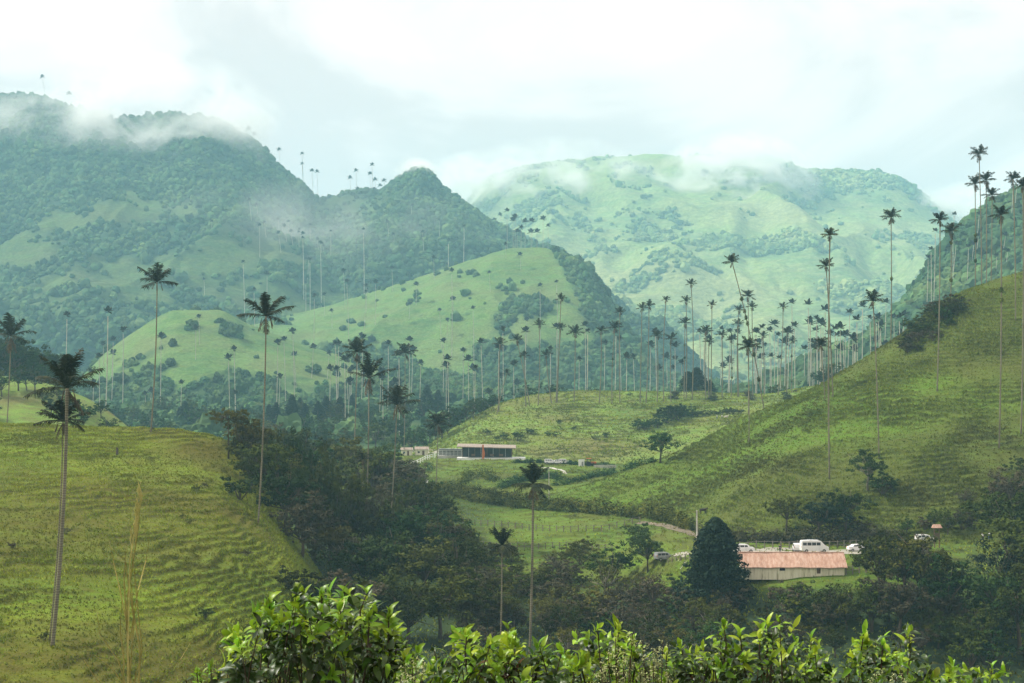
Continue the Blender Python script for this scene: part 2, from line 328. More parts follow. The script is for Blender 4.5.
# ------------------------------------------------------------------ the land: lofted hills
LAND = {}; LV = []; LT = []; LN = [0]
def inpoly(px, py, poly):
    r = np.zeros(np.shape(px), bool); n = len(poly)
    for i in range(n):
        x0, y0 = poly[i]; x1, y1 = poly[(i + 1) % n]
        if y0 == y1: continue
        r ^= ((y0 > py) != (y1 > py)) & (px < (x1 - x0) * (py - y0) / (y1 - y0) + x0)
    return r
def hill(name, rows, back, mat, px0, px1, step, nv, rough=(), ridged=None, terr=None, forest=None, dry=None):
    """rows: near to far, each a list of (px, py, depth); back: (dy, dz) offsets behind the crest."""
    px = np.arange(px0, px1 + step, step, dtype=float)
    R = []
    for r in rows:
        a = np.array(r, float)
        R.append(at(px, pchip(a[:, 0], a[:, 1], px), pchip(a[:, 0], a[:, 2], px)))
    crest = R[-1]
    for dy, dz in back:
        s = (crest[:, 1] + dy) / crest[:, 1]
        R.append(np.stack([crest[:, 0] * s, crest[:, 1] + dy, crest[:, 2] - dz], -1))
    R = np.array(R)                                              # rows x cols x 3
    # parameter by mean arc length keeps cells even
    seg = np.linalg.norm(np.diff(R, axis=0), axis=2).mean(1); t = np.concatenate([[0], np.cumsum(seg)])
    nc = len(rows) - 1
    tf = np.linspace(0, t[nc], nv); tb = np.linspace(t[nc], t[-1], max(10, nv // 5))[1:] if back else np.array([])
    P = pchip(t, R, np.concatenate([tf, tb]))
    x, y = P[..., 0].copy(), P[..., 1].copy()
    zbase = P[..., 2].copy()
    for amp, sc, sd in rough: P[..., 2] += amp * (fbm(x / sc, y / sc, sd) - 0.5) * 2
    if ridged:
        amp, sc, sd = ridged
        w = np.clip((np.arange(P.shape[0]) / nv), 0, 1); w = (np.sin(w * math.pi) ** 0.7)[:, None] if False else (1 - np.clip(w, 0, 1) ** 6)[:, None]
        wx = x / sc + 0.9 * fbm(x / sc / 1.3, y / sc / 1.3, sd + 5); wy = y / sc / 2.2
        rd = 1 - np.abs(2 * fbm(wx, wy, sd, 4) - 1)
        P[..., 2] += amp * w * (rd - 0.75)
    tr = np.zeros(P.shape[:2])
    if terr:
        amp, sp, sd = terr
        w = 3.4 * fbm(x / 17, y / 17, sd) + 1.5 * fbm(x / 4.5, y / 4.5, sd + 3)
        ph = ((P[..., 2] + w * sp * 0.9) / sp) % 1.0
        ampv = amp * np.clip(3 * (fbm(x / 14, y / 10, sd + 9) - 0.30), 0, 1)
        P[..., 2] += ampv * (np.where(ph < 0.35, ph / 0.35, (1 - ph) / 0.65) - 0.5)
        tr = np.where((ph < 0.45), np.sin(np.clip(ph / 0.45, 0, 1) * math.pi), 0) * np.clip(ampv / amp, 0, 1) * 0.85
    ppx, ppy = topix(P)
    fo = np.zeros(P.shape[:2]) if forest is None else np.clip(forest(ppx, ppy, P), 0, 1)
    wob = 60 * (fbm(x / 40, y / 30, 77) - .5) + 22 * (fbm(x / 9, y / 7, 78) - .5)
    dr = np.zeros(P.shape[:2]) if dry is None else np.clip(dry(ppx, ppy + wob), 0, 1)
    nr, ncs = P.shape[:2]
    i = np.arange(nr - 1)[:, None] * ncs; j = np.arange(ncs - 1)[None]
    Q = np.stack([i + j, i + j + 1, i + ncs + j + 1, i + ncs + j], -1).reshape(-1, 4)
    me = fast_mesh(name, P, None, Q, [mat], True, attrs={'terr': tr, 'forest': fo, 'dry': dr})
    o = link(bpy.data.objects.new(name, me)); o['kind'] = 'structure'
    LAND[name] = dict(P=P, fo=fo, tr=tr, px=ppx, py=ppy, nv=nv)
    LV.append(P.reshape(-1, 3)); LT.append(Q + LN[0]); LN[0] += P.shape[0] * P.shape[1]
    return o

# base ground sheet: the camera's own slope, the valley bottom, then out to the horizon
ys = np.concatenate([np.linspace(-60, 60, 80), np.linspace(62, 600, 110), np.geomspace(610, 6600, 60)])
xs0 = np.linspace(-1, 1, 161)
Y, U = np.meshgrid(ys, xs0, indexing='ij'); X = U * (90 + np.abs(Y) * 0.9)
Z = np.interp(Y, [-60, 0, 6, 9, 14, 40, 100, 140, 300, 600, 1000, 2000, 4000, 6600], [6, -1.75, -2.1, -2.6, -4.2, -17, -40, -52, -58, -50, -35, -20, -10, -10])
Z += 0.5 * (fbm(X / 6, Y / 6, 3) - 0.5) * np.clip(np.abs(Y) / 10, 0.2, 4)
P0 = np.stack([X, Y, Z], -1); nr, ncs = X.shape
i = np.arange(nr - 1)[:, None] * ncs; j = np.arange(ncs - 1)[None]
Q0 = np.stack([i + j, i + j + 1, i + ncs + j + 1, i + ncs + j], -1).reshape(-1, 4)
g = link(bpy.data.objects.new('ground', fast_mesh('ground', P0, None, Q0, [M['field']], True, attrs={'terr': 0 * X, 'forest': 0.5 + 0 * X}))); g['kind'] = 'structure'
LV.append(P0.reshape(-1, 3)); LT.append(Q0); LN[0] += nr * ncs

hill('left_hill', [
    [(-250, 1100, 85), (350, 1100, 95)],
    [(-250, 760, 125), (0, 760, 125), (150, 745, 138), (330, 790, 150), (480, 830, 160)],
    [(-250, 683, 150), (52, 683, 150), (150, 683, 156), (250, 690, 170), (330, 710, 185), (480, 760, 195)],
    [(-250, 640, 162), (52, 643, 161), (150, 640, 170), (220, 632, 182), (300, 650, 198), (370, 690, 205), (480, 740, 215)],
    [(-250, 560, 195), (0, 560, 200), (100, 560, 205), (200, 550, 217), (280, 565, 225), (330, 605, 227), (380, 660, 227), (480, 720, 235)],
    [(-250, 490, 235), (0, 490, 240), (100, 490, 246), (200, 490, 252), (258, 518, 250), (300, 562, 244), (350, 620, 240), (400, 670, 238), (480, 720, 245)],
    [(-250, 440, 280), (0, 442, 282), (100, 442, 290), (180, 450, 290), (230, 470, 286), (270, 510, 272), (310, 570, 258), (360, 630, 252), (480, 710, 255)],
    [(-250, 412, 300), (0, 422, 305), (60, 424, 308), (152, 428, 305), (200, 433, 300), (235, 445, 298), (270, 490, 285), (310, 560, 268), (360, 622, 260), (480, 700, 265)]],
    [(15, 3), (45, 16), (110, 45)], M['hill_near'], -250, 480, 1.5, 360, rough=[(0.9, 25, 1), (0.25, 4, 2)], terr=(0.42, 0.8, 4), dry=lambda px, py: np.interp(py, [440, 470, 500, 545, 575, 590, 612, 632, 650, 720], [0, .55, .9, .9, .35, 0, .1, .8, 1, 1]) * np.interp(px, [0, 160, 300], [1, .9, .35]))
def f_fo(px, py, P):
    a = np.clip((px - 150) / 60, 0, 1) * np.clip((505 - px) / 70, 0, 1) * np.clip((py - 470) / 40, 0, 1)
    b = np.clip((py - 585) / 15, 0, 1) * np.clip((px - 430) / 60, 0, 1) * 1.0
    c = np.clip((px - 935) / 40, 0, 1) * np.clip((py - 520) / 30, 0, 1) * 0.5
    return np.maximum(np.maximum(a, b), c) * (0.6 + 0.4 * fbm(P[..., 0] / 15, P[..., 1] / 15, 8)) * 1.2
hill('pasture', [
    [(100, 900, 120), (1300, 900, 120)],
    [(100, 760, 155), (1300, 760, 155)],
    [(100, 690, 195), (400, 690, 200), (600, 690, 213), (800, 690, 215), (1300, 690, 220)],
    [(100, 640, 232), (400, 640, 236), (600, 640, 245), (740, 640, 238), (850, 640, 235), (1300, 640, 235)],
    [(100, 590, 272), (400, 592, 275), (600, 592, 280), (740, 585, 256), (850, 583, 252), (960, 590, 255), (1300, 590, 255)],
    [(100, 565, 292), (400, 565, 300), (600, 562, 305), (700, 556, 270), (850, 556, 268), (960, 558, 270), (1300, 558, 270)],
    [(100, 550, 315), (400, 545, 325), (600, 545, 325), (690, 548, 288), (850, 548, 283), (960, 545, 285), (1300, 545, 285)],
    [(100, 520, 365), (400, 520, 360), (500, 518, 362), (600, 520, 350), (700, 530, 318), (850, 540, 305), (1024, 540, 305), (1300, 540, 305)],
    [(100, 495, 420), (400, 495, 415), (500, 496, 405), (600, 498, 390), (700, 512, 360), (800, 530, 350), (1024, 535, 350), (1300, 535, 350)],
    [(100, 478, 480), (400, 474, 480), (487, 472, 475), (600, 476, 450), (700, 495, 420), (800, 520, 400), (1300, 525, 400)],
    [(100, 466, 530), (400, 462, 525), (440, 460, 515), (487, 459, 512), (560, 463, 500), (620, 466, 495), (700, 485, 470), (800, 510, 450), (1300, 510, 450)],
    [(100, 462, 570), (400, 455, 560), (440, 455, 545), (487, 457, 540), (560, 460, 530), (620, 463, 525), (700, 478, 500), (800, 500, 480), (1300, 500, 480)]],
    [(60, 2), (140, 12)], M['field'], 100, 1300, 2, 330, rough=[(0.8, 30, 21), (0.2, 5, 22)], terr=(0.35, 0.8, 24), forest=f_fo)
hill('middle_ridge', [
    [(330, 500, 530), (440, 474, 530), (500, 466, 532), (600, 472, 515), (700, 480, 480), (800, 480, 470), (1050, 480, 470)],
    [(330, 478, 560), (430, 457, 555), (500, 449, 550), (600, 452, 535), (700, 452, 520), (800, 446, 520), (1050, 440, 520)],
    [(330, 472, 600), (430, 449, 585), (480, 431, 580), (560, 424, 580), (640, 426, 570), (700, 424, 568), (800, 418, 568), (1050, 412, 568)],
    [(330, 468, 615), (420, 450, 608), (455, 431, 606), (500, 412, 606), (560, 402, 612), (640, 404, 615), (700, 405, 615), (800, 400, 615), (1050, 390, 615)],
    [(330, 464, 625), (420, 448, 618), (455, 427, 615), (500, 405, 618), (540, 395, 628), (580, 391, 638), (640, 391, 644), (700, 393, 646), (760, 394, 648), (820, 385, 655), (900, 375, 660), (1050, 365, 665)]],
    [(20, 2), (60, 9), (140, 30)], M['ridge'], 330, 1050, 2, 240, rough=[(0.9, 30, 31), (0.3, 6, 32)], terr=(0.5, 1.3, 34))
hill('right_hill', [
    [(500, 520, 380), (600, 530, 360), (700, 545, 312), (850, 552, 288), (1024, 550, 284), (1300, 550, 284)],
    [(500, 505, 386), (600, 512, 370), (700, 524, 325), (780, 531, 300), (850, 531, 298), (1024, 524, 295), (1300, 524, 295)],
    [(520, 500, 392), (600, 498, 378), (700, 492, 350), (800, 480, 325), (900, 470, 320), (1024, 460, 318), (1300, 450, 315)],
    [(540, 498, 397), (620, 478, 392), (700, 461, 378), (780, 440, 362), (850, 425, 352), (950, 405, 350), (1024, 395, 348), (1300, 365, 345)],
    [(550, 499, 400), (640, 467, 400), (700, 448, 395), (750, 425, 390), (800, 405, 385), (870, 375, 380), (940, 345, 378), (1024, 325, 376), (1300, 285, 376)],
    [(560, 500, 404), (650, 464, 408), (700, 442, 408), (750, 416, 408), (790, 401, 408), (830, 380, 406), (870, 355, 406), (905, 333, 406), (935, 308, 406), (955, 296, 406), (990, 283, 406), (1024, 273, 406), (1300, 228, 410)]],
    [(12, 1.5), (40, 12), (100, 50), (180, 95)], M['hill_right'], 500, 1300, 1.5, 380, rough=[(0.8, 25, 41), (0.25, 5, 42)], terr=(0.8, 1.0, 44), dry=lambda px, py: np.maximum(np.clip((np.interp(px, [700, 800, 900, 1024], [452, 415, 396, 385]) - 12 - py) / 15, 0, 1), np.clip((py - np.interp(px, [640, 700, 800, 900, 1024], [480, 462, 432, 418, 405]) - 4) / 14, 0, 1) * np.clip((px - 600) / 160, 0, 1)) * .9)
def f_valley(px, py, P): return np.clip((fbm(P[..., 0] / 70, P[..., 1] / 70, 6) - 0.34) * 8, 0, 1)
hill('valley_floor', [
    [(-300, 480, 560), (950, 480, 560)], [(-300, 452, 640), (950, 452, 640)], [(-300, 428, 800), (300, 430, 790), (950, 425, 800)],
    [(-300, 405, 950), (300, 410, 950), (950, 400, 950)], [(-300, 392, 1150), (300, 396, 1150), (950, 388, 1150)]],
    [(150, 10), (500, 40)], M['far_hill'], -300, 950, 4, 160, rough=[(2.5, 60, 51), (0.6, 12, 52)], forest=f_valley)
hill('left_knoll', [
    [(-300, 440, 430), (150, 470, 430)], [(-300, 405, 470), (0, 405, 475), (80, 420, 478), (120, 440, 480), (150, 450, 480)],
    [(-300, 362, 520), (0, 376, 525), (40, 382, 525), (80, 395, 522), (110, 412, 520), (135, 432, 515), (150, 445, 515)]],
    [(20, 3), (80, 22)], M['ridge'], -300, 150, 3, 90, rough=[(0.8, 20, 61)])
def f_g(px, py, P):
    f = np.clip((fbm(P[..., 0] / 90, P[..., 1] / 90, 7) - 0.56) * 12, 0, 1)
    low = np.clip((py - (370 + 12 * np.sin(px / 40))) / 10, 0, 1) * np.clip((fbm(P[..., 0] / 60, P[..., 1] / 60, 17) - 0.3) * 8, 0, 1)
    return np.maximum(f, low)
hill('green_hill', [
    [(-300, 410, 1000), (560, 410, 1000)], [(-300, 400, 1040), (60, 400, 1040), (200, 395, 1030), (400, 395, 1050), (560, 400, 1050)],
    [(-300, 398, 1100), (60, 395, 1110), (110, 372, 1110), (180, 345, 1110), (250, 350, 1120), (350, 372, 1130), (450, 385, 1130), (560, 392, 1130)],
    [(-300, 395, 1180), (50, 392, 1190), (75, 380, 1200), (105, 352, 1210), (140, 327, 1220), (180, 309, 1230), (215, 310, 1240), (255, 328, 1250), (300, 345, 1250), (380, 362, 1250), (460, 378, 1250), (560, 390, 1250)]],
    [(30, 5), (120, 60), (200, 110)], M['far_hill'], -300, 560, 2.5, 150, rough=[(4, 70, 71), (1, 15, 72)], forest=f_g)
def f_spur(px, py, P):
    edge = np.interp(py, [245, 262, 300, 340, 380, 400], [548, 556, 575, 590, 600, 600]) + 14 * (fbm(P[..., 0] / 40, P[..., 1] / 40, 27) - 0.5)
    a = np.clip((px - edge) / 5, 0, 1)
    f = np.clip((fbm(P[..., 0] / 80, P[..., 1] / 110, 28) - 0.56) * 6, 0, 1)
    low = np.clip((py - 338) / 22, 0, 1) * np.clip((fbm(P[..., 0] / 60, P[..., 1] / 60, 29) - 0.36) * 8, 0, 1)
    return np.maximum(np.maximum(a, f), low)
hill('green_spur', [
    [(180, 412, 1250), (760, 415, 1150)], [(180, 400, 1290), (300, 400, 1290), (500, 400, 1260), (760, 405, 1200)],
    [(180, 360, 1400), (300, 362, 1400), (400, 350, 1380), (500, 340, 1350), (560, 340, 1350), (620, 362, 1340), (680, 398, 1300), (760, 403, 1250)],
    [(180, 335, 1520), (300, 325, 1520), (400, 308, 1500), (470, 290, 1500), (530, 280, 1490), (570, 282, 1480), (610, 315, 1450), (640, 350, 1400), (670, 385, 1350), (760, 402, 1300)],
    [(180, 332, 1650), (240, 325, 1660), (300, 312, 1680), (350, 299, 1680), (400, 283, 1680), (450, 266, 1670), (490, 256, 1660), (530, 250, 1640), (558, 253, 1620), (580, 262, 1600), (600, 286, 1560), (618, 318, 1520), (640, 348, 1460), (662, 380, 1400), (690, 395, 1380), (760, 402, 1350)]],
    [(30, 8), (120, 60), (260, 150)], M['far_hill'], 180, 760, 1.8, 230, rough=[(6, 90, 81), (1.8, 18, 82)], ridged=(22, 120, 83), forest=f_spur)
def f_big(px, py, P):
    f = np.ones_like(px)
    n = 30 * (fbm(P[..., 0] / 130, P[..., 1] / 130, 37) - 0.5)
    for cx, cy, rx, ry in ((118, 208, 36, 13), (95, 290, 58, 30), (185, 268, 32, 15), (352, 206, 30, 11), (235, 250, 60, 20), (185, 212, 12, 8), (30, 250, 34, 16), (290, 300, 60, 20), (60, 222, 26, 10)):
        k = ((px - cx) / rx) ** 2 + ((py - cy) / ry) ** 2 + n / 14
        f = np.minimum(f, np.clip((k - 0.9) * .55 + 2.6 * (fbm(P[..., 0] / 50, P[..., 1] / 50, 38, 5, .65) - .5) + .35, 0, 1))
    return f
hill('big_mountain', [
    [(-350, 410, 1500), (740, 410, 1750)], [(-350, 345, 1650), (100, 350, 1620), (200, 340, 1700), (350, 320, 1850), (560, 300, 1950), (740, 380, 1950)],
    [(-350, 270, 1900), (0, 275, 1880), (150, 275, 1850), (250, 265, 1880), (330, 280, 1950), (400, 250, 2000), (480, 255, 2000), (560, 290, 2000), (740, 390, 2000)],
    [(-350, 190, 2200), (0, 190, 2180), (120, 180, 2160), (220, 195, 2150), (300, 235, 2170), (340, 240, 2230), (400, 215, 2200), (450, 225, 2170), (500, 248, 2150), (560, 285, 2100), (740, 395, 2080)],
    [(-350, 105, 2550), (-100, 98, 2500), (0, 98, 2500), (40, 99, 2490), (70, 108, 2480), (95, 118, 2480), (118, 127, 2490), (140, 126, 2500), (165, 121, 2500), (190, 121, 2480), (215, 124, 2460), (245, 139, 2440), (270, 158, 2420), (300, 186, 2400), (322, 204, 2390), (345, 200, 2390), (380, 198, 2390), (388, 194, 2380), (398, 184, 2374), (408, 176, 2370), (420, 173, 2366), (432, 182, 2356), (444, 197, 2340), (462, 208, 2330), (490, 224, 2310), (520, 240, 2290), (560, 258, 2270), (640, 330, 2250), (740, 398, 2230)]],
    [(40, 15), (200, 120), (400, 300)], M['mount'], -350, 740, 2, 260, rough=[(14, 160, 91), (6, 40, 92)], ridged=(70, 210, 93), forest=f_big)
def f_far(px, py, P): return np.clip((0.6 * fbm(P[..., 0] / 260, P[..., 1] / 200, 47) + 0.4 * fbm(P[..., 0] / 60, P[..., 1] / 50, 48, 5, .7) - 0.42 - (py > 260) * .02) * 2, 0, 1)
hill('far_mountain', [
    [(350, 430, 1900), (1250, 430, 1900)], [(350, 400, 2200), (1250, 400, 2200)],
    [(350, 330, 2600), (600, 345, 2500), (750, 330, 2550), (880, 320, 2650), (1250, 320, 2700)],
    [(350, 270, 3200), (560, 262, 3150), (700, 255, 3100), (800, 250, 3150), (900, 265, 3200), (1250, 270, 3200)],
    [(350, 260, 3700), (470, 225, 3700), (540, 205, 3650), (640, 200, 3600), (740, 200, 3600), (850, 210, 3600), (930, 235, 3650), (1000, 260, 3700), (1250, 280, 3700)],
    [(350, 250, 4100), (440, 215, 4100), (468, 202, 4100), (485, 186, 4100), (520, 174, 4100), (560, 168, 4100), (620, 162, 4100), (660, 156, 4100), (700, 155, 4100), (740, 160, 4100), (775, 170, 4100), (805, 178, 4100), (840, 176, 4100), (870, 178, 4100), (900, 189, 4100), (925, 205, 4100), (950, 222, 4100), (1000, 250, 4100), (1250, 270, 4100)]],
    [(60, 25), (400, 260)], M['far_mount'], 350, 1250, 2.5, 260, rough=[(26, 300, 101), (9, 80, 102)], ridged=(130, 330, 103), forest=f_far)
def f_r(px, py, P): return np.ones_like(px)
hill('right_mountain', [
    [(660, 420, 700), (800, 415, 760), (1300, 420, 700)], [(660, 410, 800), (1300, 410, 760)],
    [(660, 405, 850), (760, 400, 860), (850, 380, 870), (930, 350, 880), (1024, 320, 860), (1300, 290, 840)],
    [(660, 402, 920), (760, 390, 940), (850, 362, 960), (900, 330, 980), (950, 300, 1000), (1024, 260, 1000), (1300, 200, 1000)],
    [(660, 400, 980), (720, 395, 990), (760, 385, 1000), (795, 370, 1020), (825, 358, 1040), (855, 350, 1060), (880, 332, 1080), (903, 308, 1100), (922, 284, 1120), (938, 260, 1140), (958, 234, 1160), (985, 212, 1180), (1024, 190, 1200), (1100, 150, 1250), (1300, 80, 1300)]],
    [(25, 8), (120, 70), (240, 150)], M['mount'], 660, 1300, 2, 170, rough=[(6, 80, 111), (2, 22, 112)], forest=f_r)

BV = np.vstack(LV).astype(float); BQ = np.vstack(LT)
BVH = BVHTree.FromPolygons(BV.tolist(), BQ.tolist(), all_triangles=False)
def hit(px, py):
    a, y, z = ray(px, py); h = BVH.ray_cast(Vector((0, 0, 0)), Vector((float(a), float(y), float(z))).normalized())
    return None if h[0] is None else h[0]
def gz(x, y):
    h = BVH.ray_cast(Vector((x, y, 3000)), Vector((0, 0, -1))); return h[0].z if h[0] is not None else -50
def foot(px, d):
    a, y, z = ray(px, 400); x = float(a) * d / float(y); return Vector((x, d, gz(x, d)))

# ------------------------------------------------------------------ scatter of masses (nobody could count these)
def ico(sub):
    import bmesh
    bm = bmesh.new(); bmesh.ops.create_icosphere(bm, subdivisions=sub, radius=1)
    V = np.array([v.co[:] for v in bm.verts]); T = np.array([[v.index for v in f.verts] for f in bm.faces]); bm.free(); return V, T
def blobs(sub, k):
    out = []; V, T = ico(sub)
    for s in range(k):
        r = 0.72 + 0.6 * fbm(V[:, 0] * 2.1 + 9 * s, V[:, 1] * 2.1 + V[:, 2] * 2.3, s, 3) + RNG.uniform(-.24, .24, len(V))
        out.append((V * r[:, None], T))
    return out
def pick(L, n, ok, jitter=True):
    P = L['P']; c = P[:-1, :-1]; e1 = P[:-1, 1:] - c; e2 = P[1:, :-1] - c
    area = np.linalg.norm(np.cross(e1, e2), axis=2)
    w = area * ok(L['px'][:-1, :-1], L['py'][:-1, :-1], L['fo'][:-1, :-1], L['tr'][:-1, :-1])
    w[L['nv'] + max(2, L['nv'] // 40):] = 0
    w = w.ravel(); idx = RNG.choice(len(w), n, p=w / w.sum()); a = RNG.random(n)[:, None]; b = RNG.random(n)[:, None]
    return c.reshape(-1, 3)[idx] + e1.reshape(-1, 3)[idx] * a + e2.reshape(-1, 3)[idx] * b
def forest(name, land, n, size, label, mat, ok=None, sub=2, tall=0.9, fl=.03):
    L = LAND[land]
    C = pick(L, n, ok or (lambda px, py, fo, tr: (np.clip(fo - 0.2, 0, 1) + fl * np.clip(fbm(px / 22, py / 12, 3, 3) - .56, 0, 1)) * (px > -120) * (px < 1150)))
    BL = blobs(sub, 6); mb = MB(); which = RNG.integers(0, 6, n)
    for k, (V, T) in enumerate(BL):
        c = C[which == k]; m = len(c)
        if not m: continue
        s = size * RNG.uniform(0.4, 1.3, m) * np.where(RNG.random(m) < 0.06, 1.6, 1)
        a = RNG.uniform(0, 6.28, m); ca, sa = np.cos(a)[:, None], np.sin(a)[:, None]
        h = tall * RNG.uniform(0.8, 1.4, m)[:, None]
        X = V[None, :, 0] * ca - V[None, :, 1] * sa; Y_ = V[None, :, 0] * sa + V[None, :, 1] * ca; Zz = V[None, :, 2] * h
        W = np.stack([X, Y_, Zz], -1) * s[:, None, None] + c[:, None] + np.array([0, 0, 1]) * (s * 0.5)[:, None, None]
        mb.add(W, T=(T[None] + (np.arange(m) * len(V))[:, None, None]).reshape(-1, 3))
    return tag(mb.build(name, mat), label, 'forest', None, 'stuff')
forest('forest', 'big_mountain', 26000, 3.9, 'dense misty forest covering the big mountain on the left', M['forest'], fl=.5)
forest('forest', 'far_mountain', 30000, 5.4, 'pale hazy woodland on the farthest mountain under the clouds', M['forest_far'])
forest('forest', 'right_mountain', 10000, 3.2, 'blue dark forest on the slope behind the right hill', M['forest'])
forest('forest', 'green_spur', 8500, 3.0, 'dark wood on the flank and foot of the light green spur', M['forest'], sub=2, fl=.16)
forest('forest', 'green_hill', 2600, 2.8, 'scattered wood around the light green rounded hill', M['forest'], sub=3, fl=.22)
forest('forest', 'valley_floor', 3000, 3.6, 'bluish wood filling the valley floor behind the left hill', M['forest'], sub=3)

def grass(name, land, n, hgt, wid, label, mat, ok):
    L = LAND[land]; C = pick(L, n, ok); nb = 3
    a = RNG.uniform(0, 6.28, (n, nb)); r = RNG.uniform(0, wid, (n, nb)); H = hgt * RNG.uniform(0.4, 1.3, (n, nb)) * (0.6 + 0.9 * fbm(C[:, 0] / 9, C[:, 1] / 9, 5))[:, None]
    bx = C[:, None, 0] + np.cos(a) * r; by = C[:, None, 1] + np.sin(a) * r; bz = C[:, None, 2] - 0.08
    wv = wid * 0.5; pa = RNG.uniform(0, 3.14, (n, nb)); dx, dy = np.cos(pa) * wv, np.sin(pa) * wv
    lx, ly = RNG.normal(0, .45, (n, nb)) * H, RNG.normal(0, .45, (n, nb)) * H
    V = np.stack([np.stack([bx - dx, by - dy, bz + 0 * bx], -1), np.stack([bx + dx, by + dy, bz + 0 * bx], -1), np.stack([bx + lx, by + ly, bz + H], -1)], 2)
    T = np.arange(n * nb * 3).reshape(-1, 3)
    o = link(bpy.data.objects.new(name, fast_mesh(name, V, T, None, [mat])))
    return tag(o, label, 'grass', None, 'stuff')
grass('grass', 'left_hill', 90000, 0.30, 0.17, 'short bright pasture grass growing on the near left hill', M['grass'], lambda px, py, fo, tr: (0.15 + tr) * (px > -40) * (px < 400))
grass('grass', 'right_hill', 80000, 0.38, 0.24, 'olive pasture grass growing on the terraced right hill', M['grass_dry'], lambda px, py, fo, tr: (0.12 + tr) * (px > 520) * (px < 1080))
grass('grass', 'middle_ridge', 25000, 0.6, 0.4, 'pasture grass growing on the middle ridge', M['grass'], lambda px, py, fo, tr: (0.15 + tr) * (px > 400) * (px < 900))
grass('grass', 'pasture', 40000, 0.45, 0.26, 'rough grass on the valley pasture around the barn', M['grass'], lambda px, py, fo, tr: (0.15 + tr + fo * 0.5) * (px > 200) * (px < 1080) * (py < 680))

# ------------------------------------------------------------------ palms
def frond(mb, base, az, el, L, droop, detail, width, m=0, twist=0.0):
    n = 11
    s = np.linspace(0, 1, n); e = el - droop * s ** 1.3
    ds = L / (n - 1); hx = np.concatenate([[0], np.cumsum(np.cos(e[:-1]) * ds)]); hz = np.concatenate([[0], np.cumsum(np.sin(e[:-1]) * ds)])
    ca, sa = math.cos(az), math.sin(az)
    P = np.stack([hx * ca, hx * sa, hz], -1) + base
    side = np.array([-sa, ca, 0]); tan = np.gradient(P, axis=0); tan /= np.linalg.norm(tan, axis=1)[:, None]
    up = np.cross(tan, side); up *= np.sign(up[:, 2:3] + 1e-6)
    prof = np.interp(s, [0, 0.12, 0.3, 0.65, 0.9, 1], [0.12, 0.5, 0.95, 1.0, 0.62, 0.2]) * width
    if detail:
        mb.tube(P, np.linspace(0.075, 0.02, n), 4, m, False)
        k = detail; t = np.linspace(0.06, 1, k)
        for sg in (-1, 1):
            c = np.stack([np.interp(t, s, P[:, i]) for i in range(3)], -1); w = np.interp(t, s, prof) * RNG.uniform(.75, 1.15, k)
            tt = np.stack([np.interp(t, s, tan[:, i]) for i in range(3)], -1); uu = np.stack([np.interp(t, s, up[:, i]) for i in range(3)], -1)
            ang = RNG.normal(-0.32, 0.25, k)
            d = side * sg * np.cos(ang)[:, None] + uu * np.sin(ang)[:, None] + tt * 0.55; d /= np.linalg.norm(d, axis=1)[:, None]
            tip = c + d * w[:, None] - np.array([0, 0, 1]) * (w * 0.22)[:, None]
            bw = L / k * 0.95
            V = np.stack([c - tt * bw * .5, c + tt * bw * .5, c + d * w[:, None] * .6 + tt * bw * .55, tip, c + d * w[:, None] * .6 - tt * bw * .3], 1)
            i = (np.arange(k) * 5)[:, None]
            mb.add(V.reshape(-1, 3), T=np.vstack([i + [0, 1, 2], i + [0, 2, 4], i + [4, 2, 3]]), m=m)
    else:
        idx = [0, 3, 6, 8, 10]; c = P[idx]; w = prof[idx] * 0.8; u = up[idx]
        Lf = c + side * w[:, None] - u * w[:, None] * 0.35; Rt = c - side * w[:, None] - u * w[:, None] * 0.35
        V = np.stack([Lf, c, Rt], 1).reshape(-1, 3); i = (np.arange(4) * 3)[:, None]
        mb.add(V, Q=np.vstack([i + [0, 1, 4, 3], i + [1, 2, 5, 4]]), m=m)
def crown_mb(mb, top, R, nf, detail, up=0.0, m=0, md=1, dead=0, wfac=0.25, seed=None, tuft=False):
    r = random.Random(seed)
    top = np.asarray(top, float)
    for k in range(nf):
        t = (k + 0.5) / nf
        az = k * 2.399 + r.uniform(-.25, .25)
        el = math.radians(88 - 100 * t ** 1.2 + up * 25 + r.uniform(-9, 9))
        if tuft: el = math.radians(r.uniform(66, 86) if k % 2 else r.uniform(-22, 12))
        L = R * r.uniform(0.9, 1.12) * (0.82 if t < 0.2 else 1)
        frond(mb, top + np.array([math.cos(az), math.sin(az), 0]) * 0.12, az, el, L, r.uniform(0.5, 0.95), detail, R * wfac * r.uniform(.9, 1.15), m)
    for k in range(dead):
        az = r.uniform(0, 6.28)
        frond(mb, top - np.array([0, 0, .3]), az, math.radians(-55 + r.uniform(-15, 15)), R * r.uniform(.5, .75), 0.5, detail, R * wfac * .7, md)
    return mb
PALM_R = {}
def trunk_pts(B, T, bow, n=26):
    s = np.linspace(0, 1, n)[:, None]
    B = np.asarray(B, float); T = np.asarray(T, float)
    P = B * (1 - s) + T * s; h = np.linalg.norm(T - B)
    P[:, 0] += (bow * h * (s * (1 - s)) * 4)[:, 0] * 0.25
    return P
